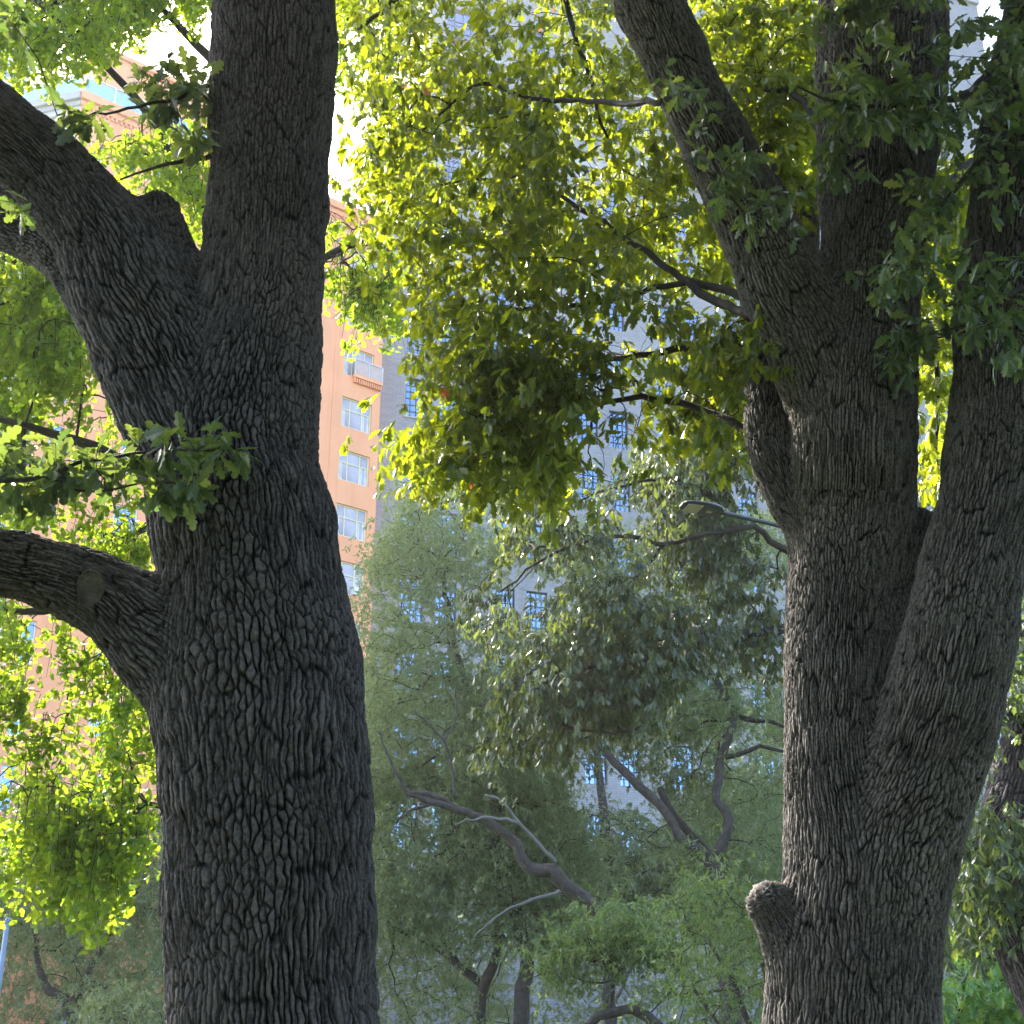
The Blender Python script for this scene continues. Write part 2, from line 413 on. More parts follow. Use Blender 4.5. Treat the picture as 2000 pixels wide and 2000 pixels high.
def leaf_obj(name, parts, mat, parent, smooth=False):
    Vs = []; Qs = []; Rs = []; n = 0
    for V, Q, r in parts: Vs.append(V); Qs.append(Q + n); Rs.append(r); n += len(V)
    return link_mesh(name, np_mesh(name, np.concatenate(Vs), [np.concatenate(Qs)], {'rnd': np.concatenate(Rs)}, smooth), mat, parent)
def sprigs(c, d, rg, per=7, size=.13, L=.16, tpl=OAK_T, droop=.4, spread=1.0, jit=.3):
    n = len(c); k = per
    t = rg.random((n, k)) ** 1.3
    base = c[:, None] - d[:, None] * (t * L)[..., None]
    rv = nrm(rg.normal(size=(n, k, 3))); dr = nrm(d[:, None] * (.75 - .5 * t[..., None]) + rv * spread * .8 + np.array([0, 0, -droop]))
    up = nrm(np.array([0, 0, 1.]) + rg.normal(size=(n, k, 3)) * .45)
    sz = size * (.65 + .6 * rg.random((n, k))) * (.85 + jit * rg.random(n)[:, None])
    rnd = np.clip(rg.random((n, k)) * .7 + rg.random(n)[:, None] * .3, 0, 1)
    return leaves(base.reshape(-1, 3), dr.reshape(-1, 3), up.reshape(-1, 3), sz.ravel(), tpl, rnd.ravel())

# ------------------------------------------------------------------ sampling regions and growing twigs to reach them
def in_poly(x, y, poly):
    poly = np.array(poly, float); ins = np.zeros(len(x), bool); j = len(poly) - 1
    for i in range(len(poly)):
        xi, yi = poly[i]; xj, yj = poly[j]
        c = ((yi > y) != (yj > y)) & (x < (xj - xi) * (y - yi) / (yj - yi + 1e-9) + xi); ins ^= c; j = i
    return ins
def sample(poly, Y0, Y1, n, rg, gap=.0, gs=2.5, seed=0):
    """n random points in the wedge of space behind an outline, between two distances; gap>0 opens holes"""
    p = np.array(poly, float); lo = p.min(0); hi = p.max(0); out = []; tot = 0
    while tot < n:
        x = rg.uniform(lo[0], hi[0], n * 2); y = rg.uniform(lo[1], hi[1], n * 2); m = in_poly(x, y, poly); x = x[m]; y = y[m]
        P = at(x, y, rg.uniform(Y0, Y1, len(x)))
        if gap: P = P[n3(P, gs, seed) * 1.6 + rg.normal(size=len(P)) * .08 > gap - .35]
        out.append(P); tot += len(P)
        if not len(P): break
    return np.concatenate(out)[:n]
def grow(seeds, seed_r, T, rg, zig=.12, bias=.35):
    """connect every target to the nearest node of the growing skeleton"""
    n = len(T); K = len(seeds)
    N = np.concatenate([seeds, T]); par = np.full(len(N), -1); plen = np.zeros(len(N))
    D = ((T[:, None] - seeds[None]) ** 2).sum(-1) if n * K < 4e6 else None
    best = np.full(n, 1e18); bp = np.zeros(n, int)
    for k in range(K):
        d = np.linalg.norm(T - seeds[k], axis=1); m = d < best; best[m] = d[m]; bp[m] = k
    raw = best.copy(); done = np.zeros(n, bool)
    for _ in range(n):
        i = int(np.where(done, 1e18, best).argmin()); done[i] = True; par[K + i] = bp[i]
        plen[K + i] = plen[bp[i]] + np.linalg.norm(T[i] - N[bp[i]])
        d = np.linalg.norm(T - T[i], axis=1) + bias * plen[K + i]; m = (~done) & (d < best); best[m] = d[m]; bp[m] = K + i
    cnt = np.ones(len(N)); order = np.argsort(-plen[K:]) + K
    for i in order: cnt[par[i]] += cnt[i]
    return N, par, cnt, K
def twig_mesh(N, par, cnt, K, r0, rg, pw=.45, sides=5, rmax=.03, jit=.06):
    i = np.arange(K, len(N)); A = N[par[i]]; B = N[i]; L = np.linalg.norm(B - A, axis=1)
    r1 = np.minimum(r0 * cnt[i] ** pw, rmax); ra = np.minimum(r1 * 1.15, rmax)
    mid = (A + B) / 2 + rg.normal(size=A.shape) * (L * jit)[:, None]; mid[:, 2] += L * .05
    V = []; Q = []; n = 0; k = sides; a = np.arange(k) * 2 * math.pi / k
    for P0, P1, q0, q1 in ((A, mid, ra, (ra + r1) / 2), (mid, B, (ra + r1) / 2, r1 * .9)):
        t = nrm(P1 - P0); x = nrm(np.cross(t, np.array([.31, .17, .93]))); y = np.cross(t, x)
        ring = x[:, None] * np.cos(a)[None, :, None] + y[:, None] * np.sin(a)[None, :, None]
        v = np.concatenate([P0[:, None] + ring * q0[:, None, None], P1[:, None] + ring * q1[:, None, None]], 1)
        j = np.arange(k); q = np.stack([j, (j + 1) % k, (j + 1) % k + k, j + k], 1)
        V.append(v.reshape(-1, 3)); Q.append((np.arange(len(P0))[:, None, None] * 2 * k + q[None]).reshape(-1, 4) + n); n += len(P0) * 2 * k
    return np.concatenate(V), np.concatenate(Q)
def tipdir(N, par, K, rg, down=.2):
    i = np.arange(K, len(N)); d = nrm(N[i] - N[par[i]]); return nrm(d + rg.normal(size=d.shape) * .25 + np.array([0, 0, -down]))
def poly_branch(pts, step=.15): return limb(pts, step)

# ------------------------------------------------------------------ ground
gm = MB(); R_ = 900
gx = np.linspace(-R_, R_, 61); gy = np.linspace(-60, 1400, 61); GX, GY = np.meshgrid(gx, gy)
GZ = .25 * vn(GX / 40, GY / 40, 5) * (np.hypot(GX, GY) > 25)
gi = (np.arange(60)[:, None] * 61 + np.arange(60)[None]).ravel()
g = link_mesh('ground', np_mesh('ground', np.column_stack([GX.ravel(), GY.ravel(), GZ.ravel()]), [np.stack([gi, gi + 1, gi + 62, gi + 61], 1)], smooth=True), M['grass'])
tag(g, 'green park lawn', 'lawn', kind='structure')

# ------------------------------------------------------------------ buildings
class Plane:
    """a vertical facade: u metres along it, z up, o metres out of it"""
    def __init__(s, p0, az):
        s.p = np.array([p0[0], p0[1], 0.]); a = math.radians(az)
        s.d = np.array([math.sin(a), math.cos(a), 0]); s.n = np.array([math.cos(a), -math.sin(a), 0])
        if s.n @ (C0 - s.p) < 0: s.n = -s.n
    def P(s, u, z, o=0): return s.p + s.d * u + s.n * o + np.array([0, 0, 1.]) * z
    def box(s, mb, u0, u1, z0, z1, o0, o1):
        c = [(u0, z0, o0), (u1, z0, o0), (u1, z1, o0), (u0, z1, o0), (u0, z0, o1), (u1, z0, o1), (u1, z1, o1), (u0, z1, o1)]
        mb.add([s.P(*k) for k in c], BOXQ)
    def quad(s, mb, u0, u1, z0, z1, o): mb.add([s.P(u0, z0, o), s.P(u1, z0, o), s.P(u1, z1, o), s.P(u0, z1, o)], [[0, 1, 2, 3]])
def wall_with_holes(name, pl, u0, u1, z0, z1, holes, mat, parent, rev=.22, o=0):
    us = np.unique(np.round([u0, u1] + [h[0] for h in holes] + [h[1] for h in holes], 3)); us = us[(us >= u0) & (us <= u1)]
    zs = np.unique(np.round([z0, z1] + [h[2] for h in holes] + [h[3] for h in holes], 3)); zs = zs[(zs >= z0) & (zs <= z1)]
    V = []; UV = []
    for a, b in zip(us[:-1], us[1:]):
        for c, d in zip(zs[:-1], zs[1:]):
            if any(h[0] < (a + b) / 2 < h[1] and h[2] < (c + d) / 2 < h[3] for h in holes): continue
            V += [pl.P(a, c, o), pl.P(b, c, o), pl.P(b, d, o), pl.P(a, d, o)]; UV += [(a, c), (b, c), (b, d), (a, d)]
    for h in holes:
        a, b, c, d = h
        for (q1, q2) in (((a, c), (b, c)), ((b, c), (b, d)), ((b, d), (a, d)), ((a, d), (a, c))):
            V += [pl.P(*q1, o), pl.P(*q2, o), pl.P(*q2, o - rev), pl.P(*q1, o - rev)]; UV += [q1, q2, (q2[0] + .1, q2[1] + .1), (q1[0] + .1, q1[1] + .1)]
    V = np.array(V); me = np_mesh(name, V, [np.arange(len(V)).reshape(-1, 4)])
    uv = me.uv_layers.new(name='UVMap'); idx = np.empty(len(me.loops), np.int32); me.loops.foreach_get('vertex_index', idx)
    uv.data.foreach_set('uv', np.array(UV, np.float32)[idx].ravel())
    return link_mesh(name, me, mat, parent)
def make_window(pl, u0, u1, z0, z1, parent, fm, gmat, ncol, nrow, bar, fr=.07, rev=.22, transom=None, cols=None, curtain=None, o=0, sill=None):
    f = MB(); a = o - rev + .03; b = o - rev + .10
    for q in ((u0, u0 + fr, z0, z1), (u1 - fr, u1, z0, z1), (u0 + fr, u1 - fr, z0, z0 + fr), (u0 + fr, u1 - fr, z1 - fr, z1)): pl.box(f, *q, a, b)
    cs = cols or [k / ncol for k in range(1, ncol)]; rs = transom or [k / nrow for k in range(1, nrow)]
    for c in cs: x = u0 + (u1 - u0) * c; pl.box(f, x - bar / 2, x + bar / 2, z0 + fr, z1 - fr, a + .004, b - .012)
    for r in rs: x = z0 + (z1 - z0) * r; pl.box(f, u0 + fr, u1 - fr, x - bar / 2, x + bar / 2, a + .008, b - .006)
    fo = f.build('window', fm, parent)
    g_ = MB(); pl.quad(g_, u0, u1, z0, z1, o - rev + .045); g_.build('pane', gmat, fo)
    if curtain:
        for (p, q, r, s_) in curtain: c_ = MB(); pl.box(c_, u0 + (u1 - u0) * p, u0 + (u1 - u0) * q, z0 + (z1 - z0) * r, z0 + (z1 - z0) * s_, o - rev + .05, o - rev + .055); c_.build('curtain', M['curtain'], fo)
    if sill:
        s2 = MB(); pl.box(s2, u0 - .08, u1 + .08, z0 - .12, z0 - .005, o - .1, o + .10); s2.build('sill', sill, fo)
    return fo
def copy_window(w0, delta):
    c = w0.copy(); COL.objects.link(c); c.parent = w0.parent; c.location = Vector(w0.location) + Vector(delta)
    for ch in w0.children:
        d = ch.copy(); COL.objects.link(d); d.parent = c
    return c

# terracotta apartment building
A0 = at(757, 436, 80); PF = Plane(A0, 51)
UC = -22.4
corner = PF.P(UC, 0)
PLf = Plane(corner, -74)                     # short face turning away to the left; u grows leftwards
ob = empty('apartment_building', tuple(PF.P(-11, 0)), 'tall terracotta apartment block with cream window frames, partly hidden by the thick oak trunk', 'building')
rows = [41.42 + 3.79 * k for k in range(-10, 4)]
cols = [(-2.95, -.62, 2.15), (-9.0, -6.7, 2.15), (-12.6, -11.4, 2.15), (-17.3, -15.9, 1.8), (-21.45, -20.7, 2.35)]
holes = []
for zt in rows:
    for (a, b, h) in cols: holes.append((a, b, round(zt - h, 3), round(zt, 3)))
wall_with_holes('wall', PF, UC, 0.0, 0, 55.3, holes, M['orange'], ob)
lh = []
for zt in rows:
    for a in (3.2, 7.6, 12.0, 16.4): lh.append((a, a + 1.4, round(zt - 2.0, 3), round(zt, 3)))
wall_with_holes('side_wall', PLf, 0, 22, 0, 55.3, lh, M['pale'], ob)
b = MB()
# body behind the faces
bk = [PF.P(0, 0), PF.P(0, 0, -16), PLf.P(22, 0, -16), PLf.P(22, 0)]
for p, q in zip(bk[:-1], bk[1:]): b.add([p, q, q + [0, 0, 55.3], p + [0, 0, 55.3]], [[0, 1, 2, 3]])
b.build('back_wall', M['orange'], ob)
rf = MB(); base = [corner, PF.P(0, 0), bk[1], bk[2], PLf.P(22, 0)]
rf.add([p + [0, 0, 55.31] for p in base], [[0, 1, 2, 3]]); rf.add([base[0] + [0, 0, 55.312], base[3] + [0, 0, 55.312], base[4] + [0, 0, 55.312]], [[0, 1, 2, 2]][:0] or [[0, 1, 2]])
rf.Q = [rf.Q[0], rf.Q[1]]
rf.build('roof', M['iron'], ob)
cn = MB(); PF.box(cn, UC - .1, .05, 55.33, 55.9, -.3, .32); PF.box(cn, UC - .05, .04, 54.95, 55.32, -.1, .14)
for k in range(74): PF.box(cn, UC + .1 + k * .3, UC + .24 + k * .3, 54.72, 54.945, -.05, .12)
cn.build('cornice', M['orange'], ob)
cn = MB(); PLf.box(cn, .0, 22, 55.335, 55.895, -.3, .3); PLf.box(cn, .0, 22, 54.95, 55.3, -.1, .12); cn.build('cornice', M['pale'], ob)
# glazed terrace railing
rl = MB(); rp = MB()
for (pl, a, e) in ((PF, UC, -9.0), (PLf, .1, 20)):
    st = 1.95 if pl is PF else 2.2; k = a
    while k < e:
        pl.box(rp, k - .035, k + .035, 55.9, 57.05, .12, .2); pl.quad(rl, k + .05, min(k + st - .05, e), 55.98, 56.98, .16); k += st
    pl.box(rp, a, e, 57.05, 57.12, .11, .21)
ro = rp.build('railing', M['white'], ob); rl.build('rail_pane', M['rail'], ro)
ph = MB(); PF.box(ph, UC + 1.2, -12.8, 55.32, 60.9, -12, -1.6); PF.box(ph, UC + 1.0, -12.6, 60.903, 61.25, -12.2, -1.4); pho = ph.build('penthouse', M['orange'], ob)
pw = MB()
for a in (-20.1, -17.6, -15.1):
    PF.box(pw, a, a + 1.5, 56.3, 58.6, -1.59, -1.55)
pw.build('penthouse_window', M['glassb'], pho)
# balcony ledge with dentils and a glazed rail near the right corner
bl = MB(); PF.box(bl, -2.25, -.02, 42.95, 43.2, .002, .3)
for k in range(13): PF.box(bl, -2.2 + k * .17, -2.11 + k * .17, 42.62, 42.947, .002, .22)
blo = bl.build('ledge', M['orange'], ob)
br = MB(); bg = MB()
for k in range(3): PF.box(br, -2.25 + k * 1.09, -2.19 + k * 1.09, 43.203, 44.25, .2, .26)
PF.box(br, -2.25, -.03, 44.252, 44.32, .19, .27); PF.quad(bg, -2.2, -.05, 43.25, 44.25, .23)
bro = br.build('balcony_railing', M['curtain'], ob); bg.build('rail_pane', M['terrace'], bro)
jt = MB(); PF.box(jt, -3.72, -3.68, 0, 54.6, .001, .03); jt.build('downpipe', M['orange'], ob)
for (a, e, h) in cols:
    zt = rows[0]
    if e - a > 2: w0 = make_window(PF, a, e, zt - h, zt, ob, M['cream'], M['glass'], 3, 2, .06, .09, transom=[.60], cols=[.30, .70], curtain=[(.04, .16, .05, .58), (.72, .80, .05, .58), (.88, .95, .05, .58)])
    else: w0 = make_window(PF, a, e, zt - h, zt, ob, M['white'], M['glassb'], 1, 2, .07, .08, transom=[.52])
    for zt2 in rows[1:]: copy_window(w0, (0, 0, zt2 - zt))
for a in (3.2, 7.6, 12.0, 16.4):
    zt = rows[0]; w0 = make_window(PLf, a, a + 1.4, zt - 2.0, zt, ob, M['white'], M['glassb'], 2, 2, .06, .08)
    if a == 16.4: vis = rows[-1:]
    else: vis = rows[1:]
    for zt2 in vis: copy_window(w0, (0, 0, zt2 - zt))
for (u_, z_, s_) in ((-1.15, rows[-4 - 3] - 2.10, .5), (-1.4, rows[-4 - 4] - 2.12, .7)):
    ac = MB(); PF.box(ac, u_ - s_ * .7, u_ + .02, z_, z_ + .48, -.16, .28)
    for k in range(6): PF.box(ac, u_ - s_ * .7 + .04, u_ - .02, z_ + .05 + k * .065, z_ + .08 + k * .065, .281, .29)
    ac.build('air_conditioner', M['white'], ob)

# grey brick tower
PT = Plane(at(740, 760, 82), 70.5)
tb = empty('tower_block', tuple(PT.P(20, 0)), 'pale grey brick tower with black gridded windows behind the tree canopy', 'building')
tcols = [(1.9, 3.55), (4.4, 5.85), (8.3, 9.95), (10.8, 12.3), (14.8, 16.4), (17.3, 18.8), (21.2, 22.8), (23.7, 25.2), (27.6, 29.2), (31, 32.6), (35, 36.6), (39, 40.6), (43, 44.6), (48, 49.6), (53, 54.6)]
trows = [64.75 - 4.9 * k for k in range(12)]
th_ = [(a, e, round(z - 3.0, 3), round(z, 3)) for z in trows for a, e in tcols]
wall_with_holes('wall', PT, .12, 62, 0, 66.2, th_, M['tower'], tb, rev=.3)
uh = [(4.45, 7.2, 76.0, 79.3), (10.6, 13.2, 76.0, 79.3), (4.45, 7.2, 70.2, 73.2), (10.6, 13.2, 70.2, 73.2), (17, 19.5, 76, 79.3), (17, 19.5, 70.2, 73.2)]
wall_with_holes('upper_wall', PT, 3.1, 58, 66.21, 96, uh, M['tower'], tb, rev=.3, o=-.5)
sb = MB()
for p, q, z0, z1 in ((PT.P(.12, 0), PT.P(.12, 0, -18), 0, 66.2), (PT.P(3.1, 0, -.5), PT.P(3.1, 0, -18), 66.21, 96), (PT.P(62, 0), PT.P(62, 0, -18), 0, 66.2), (PT.P(58, 0, -.5), PT.P(58, 0, -18), 66.21, 96), (PT.P(.12, 0, -18), PT.P(62, 0, -18), 0, 66.2)):
    zz = np.array([0, 0, 1.]); sb.add([p + zz * z0, q + zz * z0, q + zz * z1, p + zz * z1], [[0, 1, 2, 3]])
sb.build('side_wall', M['tower'], tb)
tc = MB(); PT.box(tc, .0, 62.1, 66.205, 66.75, -.46, .25); PT.box(tc, 3.0, 58.1, 96.0, 96.6, -18, -.2); PT.box(tc, 3.0, 58.0, 74.6, 75.0, -.497, -.2)
tc.build('cornice', M['pale'], tb)
t0 = trows[0]; npart = 0; rest = []
for ci, (a, e) in enumerate(tcols):
    w0 = make_window(PT, a, e, t0 - 3.0, t0, tb, M['iron'], M['glassb'], 4, 6, .05, .07, rev=.3, sill=M['pale'] if ci < 3 else None)
    for z in trows[1:]:
        if (ci < 9 and z > 14) or False: copy_window(w0, (0, 0, z - t0)); npart += 1
        else: rest.append((a, e, z))
rm_ = MB(); rg_ = MB()
for a, e, z in rest:
    for c in range(5): x = a + (e - a) * c / 4; PT.box(rm_, x - .03, x + .03, z - 3, z, -.27, -.21)
    for c in range(7): x = z - 3 + 3 * c / 6; PT.box(rm_, a, e, x - .03, x + .03, -.265, -.215)
    PT.quad(rg_, a, e, z - 3, z, -.25)
ro = rm_.build('window_rows', M['iron'], tb); tag(ro, kind='stuff'); rg_.build('pane', M['glassb'], ro)
for (a, e, c, d) in uh:
    make_window(PT, a, e, c, d, tb, M['iron'], M['glassb'], 4, 3, .05, .08, rev=.3, o=-.5)
    rr = MB(); PT.box(rr, a - .2, e + .2, c - .25, c - .02, -.495, .05)
    PT.box(rr, a - .1, e + .1, c + 1.1, c + 1.16, -.08, -.03)
    for k in range(int((e - a) / .22) + 1): PT.box(rr, a + k * .22, a + k * .22 + .025, c - .018, c + 1.1, -.07, -.045)
    rr.build('balcony_railing', M['iron'], tb)

# pale tower far behind, upper left
PD = Plane(at(70, 150, 140), 60)
db = empty('stone_tower', tuple(PD.P(-15, 0)), 'distant pale stone tower above the ginkgo leaves at the top corner', 'building')
dh = [(-4.5 - 4.2 * k, -3.0 - 4.2 * k, z - 2.4, z) for k in range(3) for z in np.arange(72, 124, 4.4)]
wall_with_holes('wall', PD, -15, -.5, 0, 126, dh, M['pale'], db)
sb = MB(); p, q = PD.P(-.5, 0), PD.P(-.5, 0, -20); sb.add([p, q, q + [0, 0, 126], p + [0, 0, 126]], [[0, 1, 2, 3]]); PD.box(sb, -15.2, -.3, 126.01, 126.9, -20, .3)
sb.build('side_wall', M['pale'], db)
w0 = None
for h in dh:
    if w0 is None: w0 = make_window(PD, *h, db, M['white'], M['glassb'], 2, 2, .08, .1); h0 = h
    elif h[0] > -36: copy_window(w0, tuple(PD.d * (h[0] - h0[0]) + np.array([0, 0, h[2] - h0[2]])))

# ------------------------------------------------------------------ the two big oaks
lo = empty('oak_tree', (float(at(534, 2500, 6)[0]), 6, 0), 'massive dark oak with two thick limbs reaching left and deeply furrowed bark', 'tree')
L_main = limb([(548, 2960, 6, 320), (538, 2700, 6, 245), (534, 2400, 6, 215), (534, 2000, 6, 203), (530, 1800, 6, 202), (514, 1500, 6, 203), (509, 1400, 6, 200), (505, 1300, 6, 194), (500, 1200, 6, 182), (490, 1100, 6, 172), (474, 1000, 6, 178), (465, 900, 6, 160), (480, 780, 6, 140), (504, 640, 6, 122), (516, 480, 6, 116), (524, 300, 6.02, 117), (534, 150, 6.05, 121), (540, 0, 6.1, 114), (548, -250, 6.1, 104), (560, -600, 6.2, 85), (585, -1000, 6.4, 55)])
L_l1 = limb([(450, 1000, 6.02, 130), (400, 880, 6, 135), (345, 760, 5.98, 128), (300, 660, 5.97, 122), (258, 570, 5.95, 112), (205, 468, 5.93, 100), (115, 350, 5.88, 86), (0, 258, 5.8, 80), (-150, 150, 5.7, 74), (-420, 20, 5.5, 62)])
L_knob = limb([(330, 560, 6.0, 80), (312, 470, 6.0, 58), (306, 412, 6.0, 42)], .06)
L_l2 = limb([(230, 610, 6.15, 80), (150, 500, 6.35, 66), (60, 440, 6.6, 66), (-60, 400, 6.8, 66), (-260, 330, 7.0, 58)])
L_l3 = limb([(480, 1420, 6.0, 130), (410, 1320, 5.98, 125), (318, 1250, 5.95, 108), (225, 1180, 5.9, 78), (120, 1131, 5.82, 68), (0, 1100, 5.72, 64), (-160, 1065, 5.6, 58), (-420, 1040, 5.4, 46)])
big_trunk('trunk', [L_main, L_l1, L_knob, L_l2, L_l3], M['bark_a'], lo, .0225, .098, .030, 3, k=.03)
# old pruning scar
sc = at(177, 1148, 5.87 - .165); nn = nrm(C0 - sc + np.array([-.4, 0, -.3])); tx = nrm(np.cross([0, 0, 1.], nn)); ty = np.cross(nn, tx)
an = np.linspace(0, 2 * math.pi, 41)[:-1]; mb = MB(); rr_ = [(1.0, .028), (.6, .03), (0.02, .028)]
V = [];
rgs = rng_(5)
for r, o_ in ((1.06, -.03), (1.04, .016), (.97, .022), (.93, .012), (.6, .009), (.3, .010), (.01, .009)):
    wob = 1 + .04 * np.sin(an * 3 + 1) + .02 * np.sin(an * 7)
    V.append(sc + tx * (np.cos(an) * .058 * r * wob)[:, None] + ty * (np.sin(an) * .080 * r * wob)[:, None] + nn * (o_ + .01 + rgs.normal(size=40)[:, None] * .0012))
V = np.concatenate(V); Q = [[i * 40 + j, i * 40 + (j + 1) % 40, (i + 1) * 40 + (j + 1) % 40, (i + 1) * 40 + j] for i in range(6) for j in range(40)]
mb.add(V, Q); mb.build('cut_scar', M['cut'], lo, True)

ro_ = empty('oak_tree', (float(at(1662, 2500, 7.5)[0]), 7.5, 0), 'large grey oak splitting into three upright stems, with a broken stub low on its trunk', 'tree')
R_b = limb([(1650, 2760, 7.5, 250), (1655, 2600, 7.5, 215), (1658, 2350, 7.5, 178), (1662, 2000, 7.5, 166), (1672, 1850, 7.5, 158), (1668, 1700, 7.5, 138), (1650, 1550, 7.52, 118), (1642, 1400, 7.58, 110), (1650, 1200, 7.62, 114), (1664, 1000, 7.6, 120), (1668, 900, 7.5, 117), (1672, 750, 7.5, 112), (1690, 600, 7.5, 100), (1704, 450, 7.5, 103), (1713, 300, 7.5, 112), (1720, 150, 7.5, 122), (1724, 0, 7.5, 118), (1735, -300, 7.6, 90), (1745, -750, 7.8, 55)])
R_c = limb([(1690, 1900, 7.45, 130), (1735, 1700, 7.4, 125), (1780, 1560, 7.32, 116), (1828, 1420, 7.24, 112), (1868, 1250, 7.2, 108), (1903, 1100, 7.2, 101), (1940, 950, 7.2, 96), (1955, 800, 7.2, 95), (1966, 600, 7.2, 93), (1988, 400, 7.2, 94), (2020, 200, 7.2, 90), (2055, 0, 7.2, 84), (2120, -400, 7.2, 60)])
R_a = limb([(1650, 860, 7.5, 85), (1600, 700, 7.48, 92), (1548, 590, 7.45, 90), (1500, 485, 7.4, 80), (1455, 395, 7.35, 72), (1358, 200, 7.2, 62), (1268, 0, 7.1, 63), (1190, -200, 7.0, 55), (1090, -520, 6.8, 38)])
R_d = limb([(1600, 1060, 7.6, 50), (1545, 975, 7.68, 46), (1512, 880, 7.8, 48), (1503, 780, 7.95, 47), (1512, 680, 8.2, 43), (1545, 560, 8.6, 38), (1580, 380, 9.1, 32)])
R_s = limb([(1590, 1900, 7.45, 78), (1548, 1825, 7.42, 58), (1510, 1768, 7.40, 44)], .06)
R_f = limb([(1735, 1300, 7.5, 70), (1775, 1120, 7.56, 56), (1800, 1020, 7.6, 30)], .08)
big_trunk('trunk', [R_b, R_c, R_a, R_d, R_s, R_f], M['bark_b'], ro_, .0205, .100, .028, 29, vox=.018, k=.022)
# sunlight reaches the left flank of the right oak through a gap in the leaves
_A = at(np.full(22, 1540.), np.linspace(880, 1560, 22), 7.5); _sd = np.array(SDIR)
def gap_for_sun(T, w=.17):
    d = np.min([np.linalg.norm((T - a) - ((T - a) @ _sd)[:, None] * _sd, axis=1) for a in _A], axis=0)
    return d > w
# ------------------------------------------------------------------ foliage
def tubes_obj(name, lines, mat, parent, k=8):
    for L in lines:
        mb = MB(); mb.add(*tube(L[:, :3], L[:, 3], k)); mb.build({'branches': 'branch', 'stems': 'stem'}.get(name, name), mat, parent, True)
def seeds_of(lines): return np.concatenate([L[::2, :3] for L in lines])
def wobble(L, rg, a=.02):
    L = L.copy(); n = len(L); s = np.arange(n) * .9; ph = rg.random(3) * 50
    for c in range(3): L[:, c] += a * 2 * vn(s, s * 0 + ph[c], 3)
    return L
def crown(T, lines, rg, leafname, leafmat, parent, tw=True, r0=.0022, rmax=.02, per=7, size=.13, L=.16, tpl=OAK_T, droop=.4, down=.2, twmat=None, twname='twigs', bias=.35, pw=.45, mult=1, jit=.2):
    N, par, cnt, K = grow(seeds_of(lines), None, T, rg, bias=bias)
    if tw:
        V, Q = twig_mesh(N, par, cnt, K, r0, rg, rmax=rmax, pw=pw)
        link_mesh(twname, np_mesh(twname, V, [Q]), twmat or M['twig'], parent)
    d = tipdir(N, par, K, rg, down)
    if mult > 1:
        T = np.concatenate([T] + [T + rg.normal(size=T.shape) * [jit, jit, jit * .7] for _ in range(mult - 1)])
        d = np.concatenate([d] + [nrm(d + rg.normal(size=d.shape) * .6) for _ in range(mult - 1)])
    if mult > 2 and size < .12: m = n3(T, 4.2, 9) + .35 * n3(T, 9, 4) > -.22; T = T[m]; d = d[m]
    if size < .13: m = gap_for_sun(T, .34); T = T[m]; d = d[m]
    return leaf_obj(leafname, [sprigs(T, d, rg, per, size, L, tpl, droop)], leafmat, parent)

# right oak: the sunlit crown hanging left of and behind its stems
rg = rng_(11)
BR = [[(1470, 620, 7.5, 10), (1380, 580, 8.0, 9), (1300, 522, 8.4, 7), (1216, 460, 8.8, 6), (1143, 413, 9.2, 5), (1060, 365, 9.5, 4), (1006, 348, 9.7, 3), (854, 359, 10, 2)],
      [(1490, 600, 7.5, 10), (1400, 560, 8, 8), (1300, 556, 8.3, 6), (1143, 594, 8.8, 5), (944, 601, 9.3, 3), (850, 580, 9.8, 2)],
      [(1090, -60, 9.6, 6), (1122, 72, 9.8, 5), (1155, 155, 9.9, 4), (1175, 240, 10, 3), (1210, 330, 10.2, 2)],
      [(1300, 200, 7.2, 7), (1150, 200, 8, 5), (1027, 188, 8.6, 4), (937, 165, 9, 4), (880, 205, 9.2, 3), (825, 254, 9.5, 3), (760, 330, 9.8, 2)],
      [(1500, 860, 7.9, 9), (1380, 805, 8.3, 8), (1300, 780, 8.5, 7), (1198, 787, 8.8, 5), (1046, 823, 9.3, 3), (900, 850, 9.6, 2)],
      [(1500, 690, 8.1, 10), (1350, 680, 8.6, 8), (1200, 700, 9, 6), (1050, 690, 9.5, 4), (900, 700, 10, 3)],
      [(1540, 440, 8.2, 16), (1480, 250, 9, 12), (1430, 80, 9.6, 9), (1400, -60, 10, 7)],
      [(1620, 300, 8.0, 9), (1560, 190, 8.4, 7), (1490, 170, 8.8, 5), (1420, 150, 9.1, 3)],
      [(1790, 420, 7.6, 14), (1840, 380, 7.9, 10), (1880, 330, 8.2, 7), (1930, 300, 8.5, 5)],
      [(1780, 700, 7.8, 8), (1820, 640, 8.3, 6), (1830, 760, 8.6, 5), (1825, 880, 8.8, 3)],
      [(1300, -80, 7.6, 12), (1000, -60, 8.6, 9), (820, -30, 9.4, 6), (700, 60, 10, 4)]]
BL = [wobble(limb(b), rg) for b in BR]
tubes_obj('branches', BL, M['twig'], ro_)
P1 = [(700, -60), (840, -60), (1250, -60), (1330, 250), (1440, 480), (1500, 640), (1480, 700), (1440, 850), (1380, 900), (1330, 840), (1260, 850), (1190, 900), (1150, 1010), (1100, 1020), (1010, 940), (900, 960), (830, 930), (790, 900), (800, 840), (830, 700), (800, 590), (770, 480), (730, 400), (700, 330), (720, 200), (740, 60)]
T = sample(P1, 8.0, 11.0, 1700, rg, .20, 1.6, 5)
px, py = to_px(T); dY = T[:, 1]
T = T[(py < 560) | (dY < 9.3)]
px, py = to_px(T)
